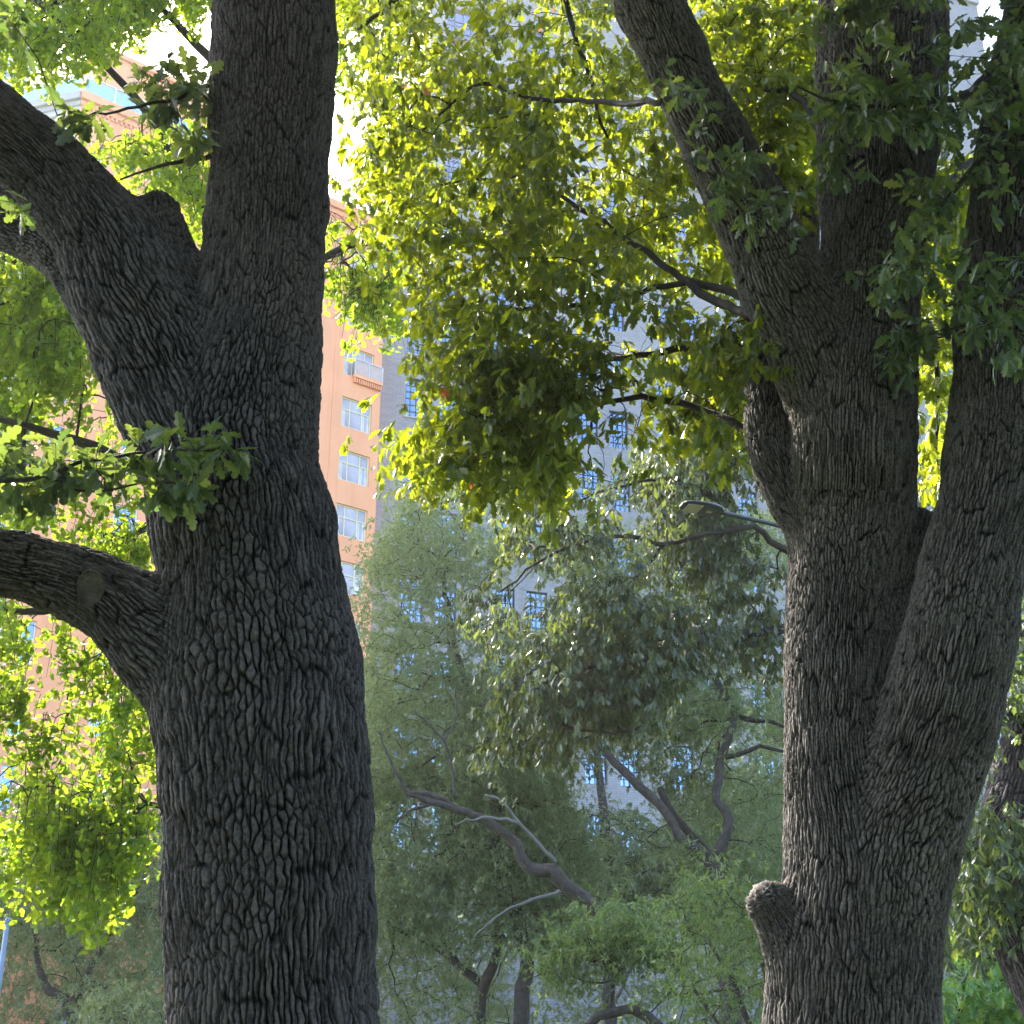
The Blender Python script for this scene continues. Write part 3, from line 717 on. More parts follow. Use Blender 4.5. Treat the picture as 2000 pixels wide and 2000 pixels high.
hole = (np.hypot((px - 890) / 45, (py - 45) / 55) < 1) | (np.hypot((px - 1180) / 55, (py - 275) / 30) < 1) | (np.hypot((px - 840) / 32, (py - 320) / 42) < 1) | (np.hypot((px - 930) / 35, (py - 170) / 40) < 1)
T = T[~hole]
PB = [(1340, -60), (1640, -60), (1620, 150), (1590, 440), (1540, 430), (1480, 330), (1400, 160)]
PC = [(1760, 350), (1900, 300), (1880, 600), (1860, 800), (1845, 980), (1815, 960), (1790, 860), (1770, 700)]
PD_ = [(1380, 640), (1480, 690), (1470, 760), (1440, 830), (1420, 940), (1380, 930), (1360, 850), (1340, 760)]
T = np.concatenate([T, sample([(648, -60), (800, -60), (800, 400), (730, 400), (700, 260), (680, 120), (650, 160)], 10, 12.5, 130, rg, .15, 2, 8), sample([(1040, 650), (1490, 650), (1440, 860), (1385, 920), (1330, 850), (1240, 870), (1190, 920), (1120, 1015), (1000, 960), (800, 950), (785, 820), (900, 700)], 8.0, 9.1, 330, rg, .24, 2.6, 15), sample(PB, 8.4, 11.5, 480, rg, .12, 1.8, 8), sample(PC, 8.0, 10.2, 210, rg, .1, 2, 9), sample(PD_, 7.2, 8.4, 50, rg, .1, 2, 3)])
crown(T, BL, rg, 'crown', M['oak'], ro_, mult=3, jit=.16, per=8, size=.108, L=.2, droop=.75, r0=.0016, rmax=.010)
# dark sprays in front of its stems
FR = [[(1990, 60, 7.0, 10), (1900, 170, 6.7, 8), (1800, 200, 6.5, 6), (1700, 205, 6.4, 4), (1610, 190, 6.35, 3), (1560, 165, 6.3, 2)],
      [(1330, 160, 7.0, 5), (1360, 240, 6.85, 4), (1400, 330, 6.8, 3), (1450, 420, 6.8, 2)],
      [(1980, 250, 7.0, 9), (1900, 330, 6.8, 6), (1830, 420, 6.7, 4), (1780, 540, 6.7, 3)],
      [(2000, 560, 6.9, 6), (1930, 600, 6.8, 4), (1880, 640, 6.8, 3)],
      [(1760, -60, 6.8, 9), (1690, -20, 6.6, 6), (1650, 30, 6.5, 3)]]
FL = [wobble(limb(b), rg) for b in FR]; tubes_obj('branches', FL, M['twig'], ro_)
def reg(poly, y0, y1, n, gap=.1, s=1): return sample(poly, y0, y1, n, rg, gap, 3, s)
T = np.concatenate([reg([(1690, -50), (2060, -50), (2060, 330), (1960, 300), (1900, 340), (1830, 260), (1760, 200), (1700, 90)], 6.2, 7.3, 62, .3),
                    reg([(1560, 150), (1640, 120), (1760, 110), (1860, 200), (1880, 300), (1760, 270), (1700, 240), (1600, 220)], 6.2, 6.7, 42, .05),
                    reg([(1590, -30), (1740, -30), (1740, 60), (1600, 40)], 6.4, 6.9, 20, 0),
                    reg([(1310, 130), (1370, 130), (1400, 260), (1480, 330), (1530, 390), (1500, 460), (1430, 450), (1380, 370), (1320, 270)], 6.5, 6.95, 26, .2),
                    reg([(1760, 350), (1850, 330), (1870, 420), (1800, 480), (1740, 600), (1700, 560), (1760, 480)], 6.5, 7.0, 30, .1),
                    reg([(1820, 500), (2040, 480), (2040, 720), (1940, 720), (1900, 680), (1850, 640)], 6.3, 6.9, 26, .25),
                    reg([(1600, 240), (1680, 240), (1680, 390), (1610, 380)], 6.6, 6.9, 7, 0),
                    reg([(1720, 640), (1790, 620), (1830, 690), (1780, 760), (1730, 740)], 6.9, 7.3, 14, 0),
                    reg([(1930, 20), (2050, 20), (2050, 420), (1930, 380)], 6.3, 7.0, 20, 0.2)])
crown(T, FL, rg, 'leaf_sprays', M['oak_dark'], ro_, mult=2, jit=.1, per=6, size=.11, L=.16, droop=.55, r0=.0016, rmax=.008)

# left oak: leafy spray crossing its trunk, sprays against the sky
rg = rng_(23)
FR = [[(-120, 950, 5.0, 7), (60, 935, 5.15, 5), (160, 905, 5.25, 4), (260, 885, 5.3, 3), (350, 880, 5.3, 2), (440, 880, 5.3, 1.5)],
      [(90, 930, 5.15, 3), (180, 960, 5.25, 2.5), (280, 940, 5.3, 2), (370, 950, 5.3, 1.2)],
      [(420, 300, 5.9, 6), (350, 315, 5.85, 4.5), (290, 330, 5.85, 3), (240, 350, 5.85, 2)],
      [(410, 170, 5.9, 5), (330, 195, 5.8, 4), (230, 215, 5.7, 3), (170, 225, 5.7, 2), (120, 250, 5.7, 1.5)]]
FL = [wobble(limb(b, .06), rg, .012) for b in FR]; tubes_obj('branches', FL, M['twig'], lo, 6)
for T in [reg([(-60, 880), (170, 850), (260, 838), (310, 855), (400, 848), (500, 872), (480, 915), (380, 920), (300, 930), (180, 950), (60, 990), (-60, 1010)], 5.1, 5.5, 62, 0),
                    reg([(280, 930), (400, 940), (400, 985), (330, 990), (290, 970)], 5.2, 5.4, 9, 0),
                    reg([(250, 130), (330, 110), (420, 150), (420, 320), (360, 320), (310, 240), (260, 190)], 5.7, 6.0, 34, 0),
                    reg([(120, 195), (180, 195), (180, 265), (130, 265)], 5.6, 5.75, 6, 0),
                    reg([(0, 0), (50, 0), (60, 40), (20, 60), (0, 40)], 5.4, 5.6, 3, 0),
                    reg([(0, 400), (40, 400), (40, 440), (0, 440)], 5.4, 5.6, 2, 0)]:
    crown(T, FL, rg, 'leaf_spray', M['oak_dark'], lo, per=6, size=.125, L=.13, droop=.35, r0=.0016, rmax=.004, down=.05)

# ginkgo: hanging curtains of small fan leaves
rg = rng_(31)
gk = empty('ginkgo_tree', (float(at(430, 1900, 12.5)[0]), 12.5, 0), 'ginkgo with hanging curtains of sunlit yellow-green fan leaves behind the thickest trunk', 'tree')
GT = [[(440, 2700, 12.5, 60), (445, 2300, 12.5, 48), (450, 1900, 12.5, 42), (455, 1400, 12.5, 34), (460, 900, 12.5, 26), (470, 400, 12.5, 15), (480, -100, 12.5, 9), (485, -500, 12.5, 5)],
      [(455, 1300, 12.5, 20), (330, 1230, 12.2, 14), (180, 1190, 12.0, 10), (30, 1190, 11.8, 7), (-80, 1200, 11.6, 5)],
      [(458, 1100, 12.5, 20), (300, 950, 12.2, 13), (150, 860, 12, 10), (0, 820, 11.7, 6)],
      [(462, 800, 12.5, 18), (300, 640, 12.2, 12), (150, 560, 12, 8), (0, 500, 11.8, 6)],
      [(468, 500, 12.5, 15), (330, 280, 12.2, 10), (200, 120, 12, 7), (60, 0, 11.8, 5)],
      [(468, 600, 12.5, 14), (600, 520, 12.6, 9), (700, 470, 12.8, 6), (780, 480, 13, 4)],
      [(475, 250, 12.5, 12), (600, 100, 12.6, 8), (700, 20, 12.8, 5)], [(475, 200, 12.5, 12), (360, 60, 12.3, 8), (250, -40, 12.2, 5)]]
GL = [wobble(limb(b, .25), rg, .04) for b in GT]; tubes_obj('trunk', GL[:1], M['bark_far'], gk, 14); tubes_obj('branches', GL[1:], M['twig'], gk)
def strands(tops, ln, rg, sp=.045, size=.098):
    V = []; Q = []; n = 0; B = []; Dr = []
    for p, l in zip(tops, ln):
        m = max(4, int(l / .12)); dx = rg.normal(size=2) * .12
        t = np.linspace(0, 1, m)[:, None]; P = p + np.concatenate([dx[0] * t, dx[1] * t, -l * t ** 1.1], 1) + rg.normal(size=(m, 3)) * .012
        v, q = tube(P, np.linspace(.0035, .0015, m), 4, False); V.append(v); Q.append(q + n); n += len(v)
        k = int(l / sp); u = rg.random(k) * (m - 1); i = u.astype(int).clip(0, m - 2); b = P[i] + (P[i + 1] - P[i]) * (u - i)[:, None]
        for r in range(3):
            B.append(b); Dr.append(nrm(rg.normal(size=(k, 3)) * [1, 1, .6] + [0, 0, -.55]))
    B = np.concatenate(B); D = np.concatenate(Dr)
    m = gap_for_sun(B, .19); B = B[m] + D[m] * .01; D = D[m]
    lv = leaves(B, D, nrm(rg.normal(size=B.shape) * .8 + [0, -.2, .5]), size * (.65 + .6 * rg.random(len(B))), GINK, rg.random(len(B)))
    return np.concatenate(V), np.concatenate(Q), lv
tops = []; lens = []
for poly, y0, y1, n, l0, l1, gp in (([(-60, -120), (430, -120), (420, 20), (330, 0), (260, 40), (180, 80), (100, 110), (-60, 100)], 11, 13.2, 190, .35, .7, .1),
                                  ([(190, 290), (260, 250), (400, 200), (420, 400), (400, 450), (330, 370), (250, 320)], 11.2, 13, 60, .2, .45, .1),
                                  ([(-60, 430), (140, 480), (170, 680), (240, 830), (280, 950), (200, 960), (-60, 960)], 11, 13.4, 230, .3, .7, .15),
                                  ([(150, 1000), (300, 1010), (300, 1090), (220, 1090)], 11.2, 12.5, 28, .2, .3, 0),
                                  ([(-60, 1110), (320, 1230), (330, 1400), (315, 1540), (260, 1600), (230, 1690), (150, 1640), (60, 1600), (-60, 1520)], 11, 12.3, 230, .4, .95, .2),
                                  ([(630, 400), (720, 420), (790, 480), (790, 600), (730, 600), (690, 600), (640, 570)], 12, 13.5, 62, .25, .65, .12),
                                  ([(640, -100), (780, -100), (760, 80), (700, 180), (645, 130)], 12, 13.5, 34, .25, .5, .2)):
    t_ = sample(poly, y0, y1, int(n * (.95 if l1 > .8 else 1.9)), rg, gp, 1.2, 4); tops.append(t_); lens.append(rg.uniform(l0, l1, len(t_)))
tops = np.concatenate(tops); lens = np.concatenate(lens)
V, Q, lv = strands(tops, lens, rg)
link_mesh('hanging_twigs', np_mesh('hanging_twigs', V, [Q]), M['twig'], gk)
N_, par_, cnt_, K_ = grow(seeds_of(GL), None, tops, rg)
V, Q = twig_mesh(N_, par_, cnt_, K_, .0035, rg, rmax=.03); link_mesh('twigs', np_mesh('twigs', V, [Q]), M['twig'], gk)
leaf_obj('crown', [lv], M['ginkgo'], gk)

# shaded drooping oak beyond the right oak
rg = rng_(41)
mo = empty('oak_tree', (float(at(1690, 1900, 21.6)[0]), 21.6, 0), 'shaded oak with drooping dark leaf clusters, its limbs emerging from behind the three-stemmed trunk', 'tree')
MT = [[(1700, 2300, 21.6, 60), (1695, 1900, 21.6, 48), (1690, 1500, 21.6, 42), (1690, 1100, 21.6, 34), (1700, 800, 21.6, 26), (1700, 500, 21.6, 14)],
      [(1690, 1190, 21.5, 16), (1532, 1225, 21.1, 10), (1441, 1236, 20.9, 8), (1383, 1236, 20.8, 7), (1310, 1240, 20.6, 6), (1250, 1265, 20.4, 5), (1160, 1300, 20.2, 4), (1080, 1340, 20.1, 2.5)],
      [(1690, 1120, 21.5, 15), (1550, 1080, 20.9, 8), (1474, 1030, 20.5, 6), (1420, 1040, 20.3, 6), (1362, 1050, 20.2, 5), (1300, 1062, 20.1, 4), (1250, 1120, 19.9, 4), (1180, 1170, 19.8, 3)],
      [(1690, 900, 21.5, 14), (1560, 860, 21.0, 9), (1452, 874, 20.6, 8), (1401, 917, 20.5, 7), (1343, 948, 20.3, 5), (1300, 932, 20.2, 4), (1200, 950, 20.1, 3), (1080, 1000, 19.9, 2)],
      [(1383, 1240, 20.8, 6), (1330, 1330, 20.6, 5), (1290, 1400, 20.4, 4), (1200, 1430, 20.2, 3), (1100, 1420, 20.0, 2)],
      [(1300, 1062, 20.1, 5), (1180, 1050, 19.9, 4), (1060, 1090, 19.8, 3), (980, 1160, 19.6, 2)]]
ML = [wobble(limb(b, .2), rg, .05) for b in MT]; tubes_obj('trunk', ML[:1], M['bark_far'], mo, 16); tubes_obj('branches', ML[1:], M['twig'], mo)
PM = [(1540, 820), (1540, 1200), (1530, 1300), (1480, 1370), (1400, 1290), (1300, 1350), (1290, 1450), (1180, 1440), (1090, 1500), (1010, 1480), (970, 1520), (930, 1440), (960, 1350), (930, 1260), (900, 1180), (940, 1100), (990, 1060), (960, 960), (1020, 920), (1200, 940), (1300, 850), (1420, 800)]
T = np.concatenate([sample(PM, 19.2, 22.8, 2300, rg, .30, .7, 6), sample([(1740, 880), (1870, 880), (1850, 1060), (1780, 1040)], 19.5, 22.8, 60, rg), sample([(1850, 1150), (2060, 1000), (2060, 1300), (1900, 1330)], 19.5, 22.8, 60, rg, .3, 1, 3), sample([(780, 860), (1000, 870), (1000, 960), (860, 990), (790, 960)], 19, 21, 60, rg, .1, 1, 3)])
crown(T, ML, rg, 'crown', M['midoak'], mo, mult=2, jit=.22, per=8, size=.16, L=.2, tpl=OAK_M, droop=1.1, down=.5, r0=.0035, rmax=.03)

# dark oak at the right edge
rg = rng_(47)
eo = empty('oak_tree', (float(at(2150, 2150, 15)[0]), 15, 0), 'dark crooked oak trunk half cut off by the right edge with leafy branches', 'tree')
ET = [[(2190, 2400, 15, 85), (2130, 2100, 15, 74), (2035, 1900, 15, 66), (1978, 1775, 15, 62), (1968, 1660, 15, 60), (1992, 1540, 15, 60), (2035, 1400, 15, 60), (2060, 1200, 15, 48), (2080, 900, 15, 40)],
      [(1990, 1650, 15, 45), (1945, 1625, 14.9, 30), (1925, 1612, 14.85, 20)],
      [(2040, 1240, 15, 20), (1980, 1220, 14.8, 14), (1940, 1230, 14.6, 9)], [(1950, 1700, 14.9, 16), (1900, 1690, 14.5, 8), (1860, 1660, 14.2, 4)], [(2030, 1400, 14.9, 14), (1950, 1400, 14.4, 7), (1880, 1430, 14.1, 4)]]
EL = [limb(b, .2) for b in ET]; EL = EL[:2] + [wobble(l, rg, .04) for l in EL[2:]]
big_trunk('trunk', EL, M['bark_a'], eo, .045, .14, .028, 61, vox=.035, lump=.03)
T = np.concatenate([reg([(1850, 1370), (1930, 1330), (2050, 1290), (2050, 1400), (1960, 1400), (1920, 1500), (1870, 1540)], 13.5, 15.5, 60, .2),
                    reg([(1850, 1640), (1920, 1590), (2060, 1600), (2060, 1760), (1960, 1800), (1900, 1760), (1850, 1760)], 13.4, 14.8, 130, .05),
                    reg([(1850, 1750), (1930, 1780), (1960, 1850), (1880, 1860), (1850, 1830)], 13.5, 15.5, 25, .1),
                    reg([(1860, 1240), (2050, 1100), (2050, 1300), (1950, 1330)], 13.5, 15.5, 26, .2)])
crown(T, EL[2:], rg, 'crown', M['oak_dark'], eo, mult=3, jit=.2, per=8, size=.125, L=.2, tpl=OAK_M, droop=.7, down=.3, r0=.003, rmax=.02)

# hazy fine-leaved trees in the shade of the tall block
def fine_tree(name, label, Yb, pxb, trunk_lines, branch_lines, regions, rg, mat, size=.11, per=14, L=.35, tpl=LEAF_S, r0=.004, rmax=.028, droop=.25, down=.05, bark='bark_far', group=None, pw=.45):
    t = empty(name, (float(at(pxb, 1900, Yb)[0]), Yb, 0), label, 'tree', group)
    TL = [wobble(limb(b, .3), rg, .06) for b in trunk_lines]; tubes_obj('trunk', TL, M[bark], t, 12)
    BLs = [wobble(limb(b, .3), rg, .06) for b in branch_lines]
    if BLs: tubes_obj('branches', BLs, M['twig'], t, 7)
    T = np.concatenate([sample(p, y0, y1, n, rg, gp, gs, 12) for (p, y0, y1, n, gp, gs) in regions])
    crown(T, TL + BLs, rg, 'crown', mat, t, mult=3, jit=.35, per=per, size=size, L=L, tpl=tpl, droop=droop, down=down, r0=r0, rmax=rmax, pw=pw)
    return t
rg = rng_(53)
tA = fine_tree('park_tree', 'pale leafy tree with a long broken limb slanting down through its haze of fine leaves', 31, 1330,
    [[(1440, 2500, 31, 30), (1425, 2100, 31, 24), (1432, 1850, 31, 22), (1412, 1740, 31, 18), (1396, 1691, 31, 15), (1354, 1655, 31, 11), (1322, 1633, 31, 9), (1300, 1586, 31, 9), (1244, 1532, 31, 9), (1200, 1490, 31, 8), (1157, 1456, 31, 6), (1090, 1440, 31, 4)],
     [(1396, 1691, 31, 12), (1423, 1601, 31, 10), (1401, 1565, 31, 9), (1406, 1500, 31, 9), (1420, 1452, 31, 8), (1438, 1401, 31, 8), (1420, 1360, 31, 7), (1387, 1307, 31, 5), (1380, 1230, 31, 4), (1360, 1150, 31, 3)]],
    [[(1385, 1670, 31.2, 8), (1318, 1600, 31.3, 8), (1290, 1540, 31.3, 7)], [(1438, 1401, 31, 6), (1500, 1410, 31, 4), (1560, 1430, 31, 3)], [(1412, 1480, 31, 6), (1480, 1460, 31, 4), (1550, 1470, 31, 3)],
     [(1387, 1307, 31, 5), (1310, 1200, 31, 3), (1250, 1120, 31, 2)]],
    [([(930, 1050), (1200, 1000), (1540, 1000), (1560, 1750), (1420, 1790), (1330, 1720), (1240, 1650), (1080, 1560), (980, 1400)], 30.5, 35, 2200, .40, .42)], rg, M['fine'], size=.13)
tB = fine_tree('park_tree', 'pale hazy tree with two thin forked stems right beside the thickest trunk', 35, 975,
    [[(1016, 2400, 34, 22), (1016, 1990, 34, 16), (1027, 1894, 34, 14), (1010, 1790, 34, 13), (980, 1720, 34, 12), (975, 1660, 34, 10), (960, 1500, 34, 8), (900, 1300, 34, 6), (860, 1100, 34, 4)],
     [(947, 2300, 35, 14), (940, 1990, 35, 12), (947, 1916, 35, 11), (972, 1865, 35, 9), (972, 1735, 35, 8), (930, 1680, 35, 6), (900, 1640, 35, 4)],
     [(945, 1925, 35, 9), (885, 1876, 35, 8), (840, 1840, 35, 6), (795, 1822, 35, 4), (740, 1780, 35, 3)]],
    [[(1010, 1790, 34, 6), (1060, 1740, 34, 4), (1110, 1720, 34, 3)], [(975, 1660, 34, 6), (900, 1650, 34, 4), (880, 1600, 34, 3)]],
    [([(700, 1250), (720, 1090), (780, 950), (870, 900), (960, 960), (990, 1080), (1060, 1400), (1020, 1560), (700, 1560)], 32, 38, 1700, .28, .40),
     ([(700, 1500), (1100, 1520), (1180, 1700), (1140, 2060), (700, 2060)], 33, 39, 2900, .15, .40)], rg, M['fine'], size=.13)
# the dead limb and its pale broken twigs
DT = [[(1262, 1852, 28.5, 15), (1248, 1840, 28.5, 15), (1190, 1795, 28.5, 14), (1103, 1727, 28.5, 14), (1081, 1702, 28.5, 14), (1034, 1695, 28.5, 12), (1005, 1648, 28.5, 10), (960, 1610, 28.5, 9), (904, 1583, 28.5, 8), (849, 1568, 28.5, 7), (795, 1550, 28.5, 4)],
      [(885, 1575, 28.5, 5), (840, 1550, 28.5, 5), (800, 1548, 28.5, 4), (770, 1500, 28.5, 3), (740, 1430, 28.5, 2)], [(888, 1560, 28.5, 4), (885, 1510, 28.5, 3), (865, 1445, 28.5, 3), (810, 1390, 28.5, 2)], [(867, 1450, 28.5, 2.5), (890, 1400, 28.5, 2), (890, 1340, 28.5, 1.5)],
      [(849, 1568, 28.5, 4), (800, 1585, 28.5, 3), (770, 1610, 28.5, 2)]]
DL = [wobble(limb(b, .12), rg, .03) for b in DT]
V_ = [tube(L[:, :3], L[:, 3], 10) for L in DL]; mb = MB(); [mb.add(*v) for v in V_]; mb.build('broken_limb', M['bark_far'], tA, True)
WT = [[(1085, 1682, 28.3, 4), (1012, 1604, 28.3, 3), (990, 1575, 28.3, 2.5), (975, 1560, 28.3, 3), (947, 1554, 28.3, 2)], [(1012, 1606, 28.3, 4), (960, 1597, 28.3, 3), (930, 1600, 28.3, 2.5), (890, 1607, 28.3, 2)],
      [(1095, 1740, 29.8, 4), (1020, 1765, 29.6, 3), (960, 1800, 29.5, 2), (925, 1830, 29.5, 1.5)],
      [(1255, 1850, 28.5, 6), (1230, 1890, 28.5, 5), (1205, 1950, 28.5, 4)]]
WL = [wobble(limb(b, .12), rg, .03) for b in WT]; tubes_obj('bare_twig', WL, M['pale_wood'], tA, 7)
AT = [[(1100, 2060, 26, 8), (1146, 2000, 26, 9), (1193, 1977, 26, 10), (1230, 1970, 26, 10), (1266, 1988, 26, 11), (1320, 2040, 26, 12), (1340, 2120, 26, 12), (1345, 2250, 26, 14)]]
tC = fine_tree('young_tree', 'young fresh green tree with an arching bare branch low below the broken limb', 26, 1340, AT, [],
    [([(1060, 1870), (1130, 1800), (1230, 1780), (1350, 1850), (1380, 2100), (1040, 2100)], 24, 28, 300, .3, .5)], rg, M['fine2'], size=.12, per=14, r0=.004)
tD = fine_tree('young_tree', 'bushy yellow-green young tree with thin fanned stems beside the stub-bearing trunk', 22, 1480,
    [[(1500, 2250, 22, 10), (1470, 2050, 22, 7), (1420, 1900, 22, 5), (1370, 1800, 22, 3)], [(1500, 2200, 22, 9), (1500, 1980, 22, 6), (1480, 1800, 22, 4)], [(1500, 2200, 22, 7), (1430, 2050, 22, 5), (1350, 1930, 22, 3)]], [],
    [([(1290, 1780), (1340, 1720), (1420, 1690), (1480, 1720), (1540, 1800), (1540, 1900), (1450, 1880), (1350, 1850)], 20, 24, 200, .25, .7), ([(1290, 1850), (1400, 1880), (1540, 1900), (1540, 2080), (1290, 2080)], 21, 25, 130, .45, .7)], rg, M['fine2'], size=.10, per=13, r0=.004)
tE = fine_tree('park_tree', 'grey-green tree with a bent dark stem under the hanging ginkgo leaves', 40, 140,
    [[(150, 2500, 40, 18), (145, 2100, 40, 15), (138, 1980, 40, 13), (125, 1950, 40, 11), (95, 1935, 40, 9), (80, 1900, 40, 7), (60, 1800, 40, 4)], [(140, 1960, 40, 8), (200, 1850, 40, 6), (260, 1760, 40, 4), (300, 1650, 40, 3)]], [],
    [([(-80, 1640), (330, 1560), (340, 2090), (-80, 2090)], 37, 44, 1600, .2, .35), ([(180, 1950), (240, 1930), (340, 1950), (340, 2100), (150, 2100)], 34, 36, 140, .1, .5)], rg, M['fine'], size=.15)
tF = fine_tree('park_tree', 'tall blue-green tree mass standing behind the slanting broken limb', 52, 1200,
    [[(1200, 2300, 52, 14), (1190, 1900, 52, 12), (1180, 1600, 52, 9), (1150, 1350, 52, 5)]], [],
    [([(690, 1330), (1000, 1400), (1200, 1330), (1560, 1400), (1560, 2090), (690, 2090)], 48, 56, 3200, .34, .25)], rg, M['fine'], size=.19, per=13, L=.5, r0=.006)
tG = fine_tree('park_tree', 'green tree glimpsed beyond the crooked dark trunk at the right edge', 34, 1950,
    [[(1960, 2300, 34, 18), (1955, 1900, 34, 13), (1950, 1600, 34, 8)]], [],
    [([(1820, 1480), (2060, 1380), (2060, 2080), (1800, 2080)], 31, 37, 600, .3, .4)], rg, M['fine2'], size=.15)
sh = empty('shrub', (float(at(1930, 2000, 18)[0]), 18, 0), 'bright green broad-leaved shrub at the foot of the right edge', 'shrub')
SL = [limb(b, .2) for b in ([(1930, 2400, 18, 8), (1900, 2100, 18, 6), (1870, 1950, 18, 3)], [(1930, 2400, 18, 8), (1960, 2050, 18, 5), (1960, 1900, 18, 3)])]
tubes_obj('stems', SL, M['twig'], sh, 7)
T = reg([(1820, 1900), (1860, 1850), (1920, 1880), (1980, 1830), (2060, 1850), (2060, 2150), (1810, 2150)], 16.8, 19, 190, .12)
crown(T, SL, rg, 'crown', M['shrub'], sh, mult=2, per=7, size=.20, L=.2, tpl=OAK_M, droop=.3, r0=.003, rmax=.012)

# woodland closing the view low down, and an unseen leaf ring added behind the camera to cut skylight
rg = rng_(71)
def mass(name, P, mat, size, per, label, L=.6, parent=None, tpl=LEAF_Q):
    d = nrm(rg.normal(size=P.shape)); o = leaf_obj(name, [sprigs(P, d, rg, per, size, L, tpl, .3)], mat, parent)
    return tag(o, label, None, None, 'stuff') if parent is None else o
n = 15000; P = np.column_stack([rg.uniform(-45, 48, n), rg.uniform(56, 72, n), rg.uniform(0, 1, n) ** 1.0 * 15]); P[:, 2] *= .8 + .5 * vn(P[:, 0] / 5, P[:, 0] * 0, 4)
mass('leaf_mass', P, M['fine'], .27, 12, 'far trees and bushes in front of the buildings', 1.0)
n = 3400; a = rg.uniform(math.pi * .98, math.pi * 2.02, n); r = rg.uniform(9, 16, n)
P = np.column_stack([np.cos(a) * r, np.sin(a) * r, rg.uniform(.5, 13, n)])
mass('leaf_mass', P, M['oak_dark'], .42, 12, 'unseen ring of leaves added behind the camera to shade the trunks', 1.0)
# unseen upper crowns added over the two big oaks to darken their trunks
def dome(cx, cy, cz, rx, ry, rz, n):
    v = nrm(rg.normal(size=(n * 3, 3))); v *= (rg.random(len(v)) ** .25)[:, None]; P = v * [rx, ry, rz] + [cx, cy, cz]
    q = P - C0; dz = q @ Fv; px, py = to_px(P); out = ~((dz > 0) & (px > -160) & (px < 2160) & (py > -160))
    return P[out & (P[:, 2] > 4.6)][:n]
P = dome(-1.5, 2.0, 9.5, 6.5, 6.5, 3.2, 1700); mass('shade_crown', P, M['oak_dark'], .24, 12, None, .5, lo)
P = dome(3.5, 3.2, 10.5, 6.0, 6.0, 3.4, 1500); mass('shade_crown', P, M['oak_dark'], .24, 12, None, .5, ro_)

# ------------------------------------------------------------------ street lamp
hd = at(1330, 985, 16); tl = at(1412, 1008, 16.15); ax = nrm(tl - hd); ax[2] = ax[2] * .6; ax = nrm(ax)
sl = empty('street_lamp', (float(at(1660, 1500, 16.6)[0]), 16.6, 0), 'dark flat street lamp head poking out beside the oak burl', 'street lamp')
base = at(1660, 1500, 16.6)[:2]; dn = nrm(np.array([-.15, -.85, 0])); sd2 = nrm(np.cross(ax, [0, 0, 1.])); upv = nrm(np.cross(sd2, ax))
st = [(0, .07, .012), (.03, .13, .02), (.10, .175, .035), (.25, .20, .05), (.42, .19, .06), (.52, .155, .06), (.58, .08, .05)]
V = []; k = 16; a = np.arange(k) * 2 * math.pi / k
for s_, hw, ht in st:
    c = np.sign(np.cos(a)) * np.abs(np.cos(a)) ** .6; s2 = np.sin(a); zt = np.where(s2 > 0, s2 * ht, s2 * .022)
    V.append(hd + ax * s_ + sd2 * (c * hw)[:, None] + upv * zt[:, None])
V = np.concatenate(V); nS = len(st)
Q = [[i * k + j, i * k + (j + 1) % k, (i + 1) * k + (j + 1) % k, (i + 1) * k + j] for i in range(nS - 1) for j in range(k)]
me = np_mesh('lamp_head', V, [np.array(Q), np.array([list(range(k)), [(nS - 1) * k + j for j in range(k)]])], smooth=False)
lh_ = link_mesh('lamp_head', me, M['slate'], sl)
def slab(c0, s0, s1, w0, w1, z0, z1):
    mb = MB(); c = []
    for z in (z0, z1):
        for (s_, w_) in ((s0, -w0), (s1, -w1), (s1, w1), (s0, w0)): c.append(c0 + ax * s_ + sd2 * w_ + upv * z)
    mb.add(c, BOXQ); return mb
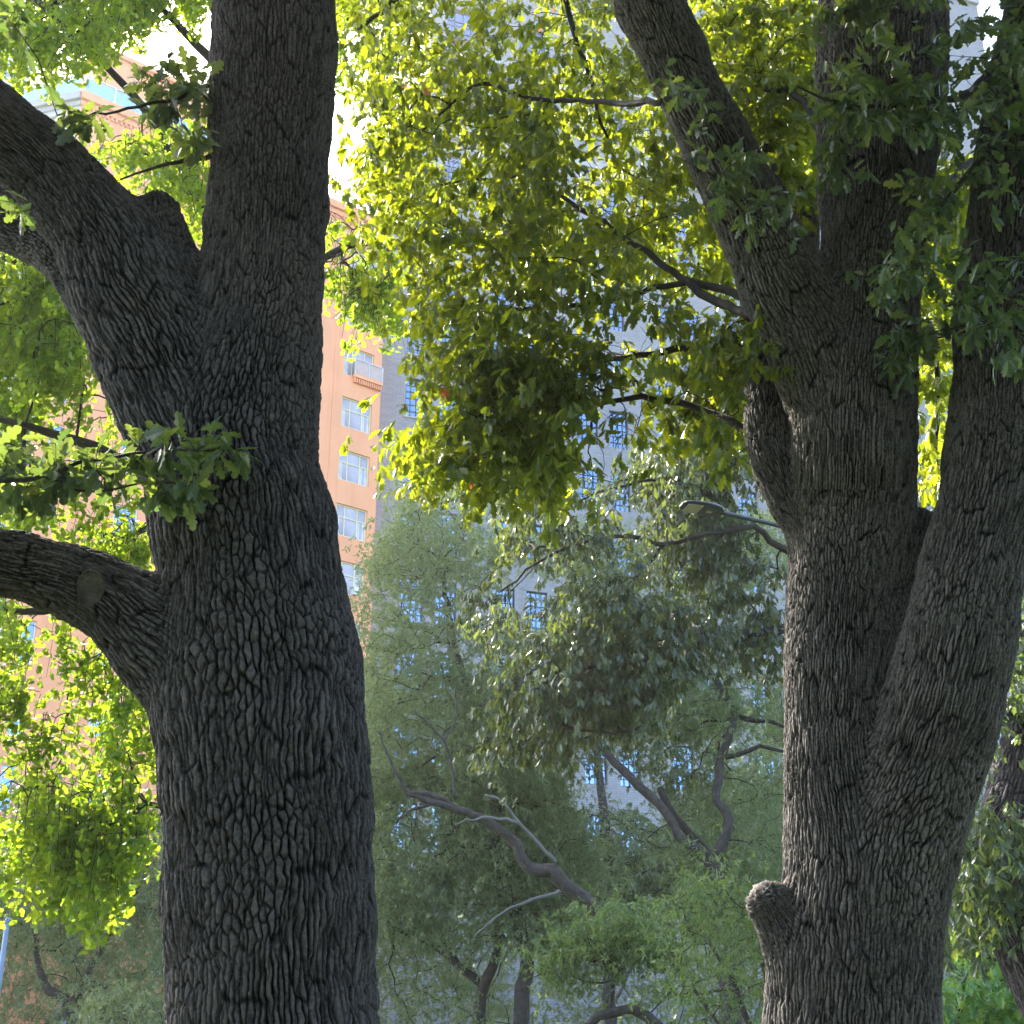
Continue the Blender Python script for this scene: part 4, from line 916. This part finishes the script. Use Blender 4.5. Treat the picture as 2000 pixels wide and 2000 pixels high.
slab(hd, .07, .26, .11, .14, -.034, -.018).build('lens', M['lens'], lh_)
slab(hd, .36, .43, .03, .03, -.030, -.018).build('sensor_plate', M['lens'], lh_)
slab(hd, .36, .50, .05, .05, .04, .085).build('photocell_housing', M['slate'], lh_)
arm = np.array([hd + ax * .55, hd + ax * .9, hd + ax * 1.6 + [0, 0, -.05], [base[0] - .35, base[1] - .2, hd[2] - .55], [base[0], base[1], hd[2] - 1.3]])
A_ = catmull(np.column_stack([arm, np.full(5, .03)]), .1); mb = MB(); mb.add(*tube(A_[:, :3], A_[:, 3], 10)); mb.build('arm', M['slate'], sl, True)
mb = MB(); Pz = np.array([[base[0], base[1], z] for z in (0, .3, .35, 2, 4, 6, hd[2] - .9)]); mb.add(*tube(Pz, [.16, .15, .09, .08, .07, .06, .05], 14)); mb.build('pole', M['slate'], sl, True)
# slim pole at the left edge
pb = at(1, 1900, 20); mb = MB(); top = at(1, 1800, 20)[2]
mb.add(*tube(np.array([[pb[0], 20, 0], [pb[0], 20, 1], [pb[0], 20, top]]), [.05, .04, .035], 12))
sp = empty('signpost', (pb[0], 20, 0), 'slim blue-grey pole standing at the extreme left edge below the ginkgo', 'pole'); mb.build('pole', M['polemat'], sp, True)
mb = MB(); mb.add(*tube(np.array([[pb[0], 20, top - .02], [pb[0], 20, top + .05]]), [.045, .03], 12)); mb.build('cap', M['polemat'], sp, True)

# ------------------------------------------------------------------ haze
hb = MB(); hb.add([(-160, -60, -1.5), (160, -60, -1.5), (160, 175, -1.5), (-160, 175, -1.5), (-160, -60, 130), (160, -60, 130), (160, 175, 130), (-160, 175, 130)], BOXQ)
hm, hn, hl, hbs = new_mat('haze_air'); hn.remove(hbs); pv = hn.new('ShaderNodeVolumePrincipled'); hl.new(pv.outputs[0], hn['Material Output'].inputs['Volume'])
pv.inputs['Color'].default_value = (1, .98, .95, 1); pv.inputs['Density'].default_value = .00038; pv.inputs['Anisotropy'].default_value = .4
tag(hb.build('haze', hm), 'thin bright summer haze', None, None, 'stuff')
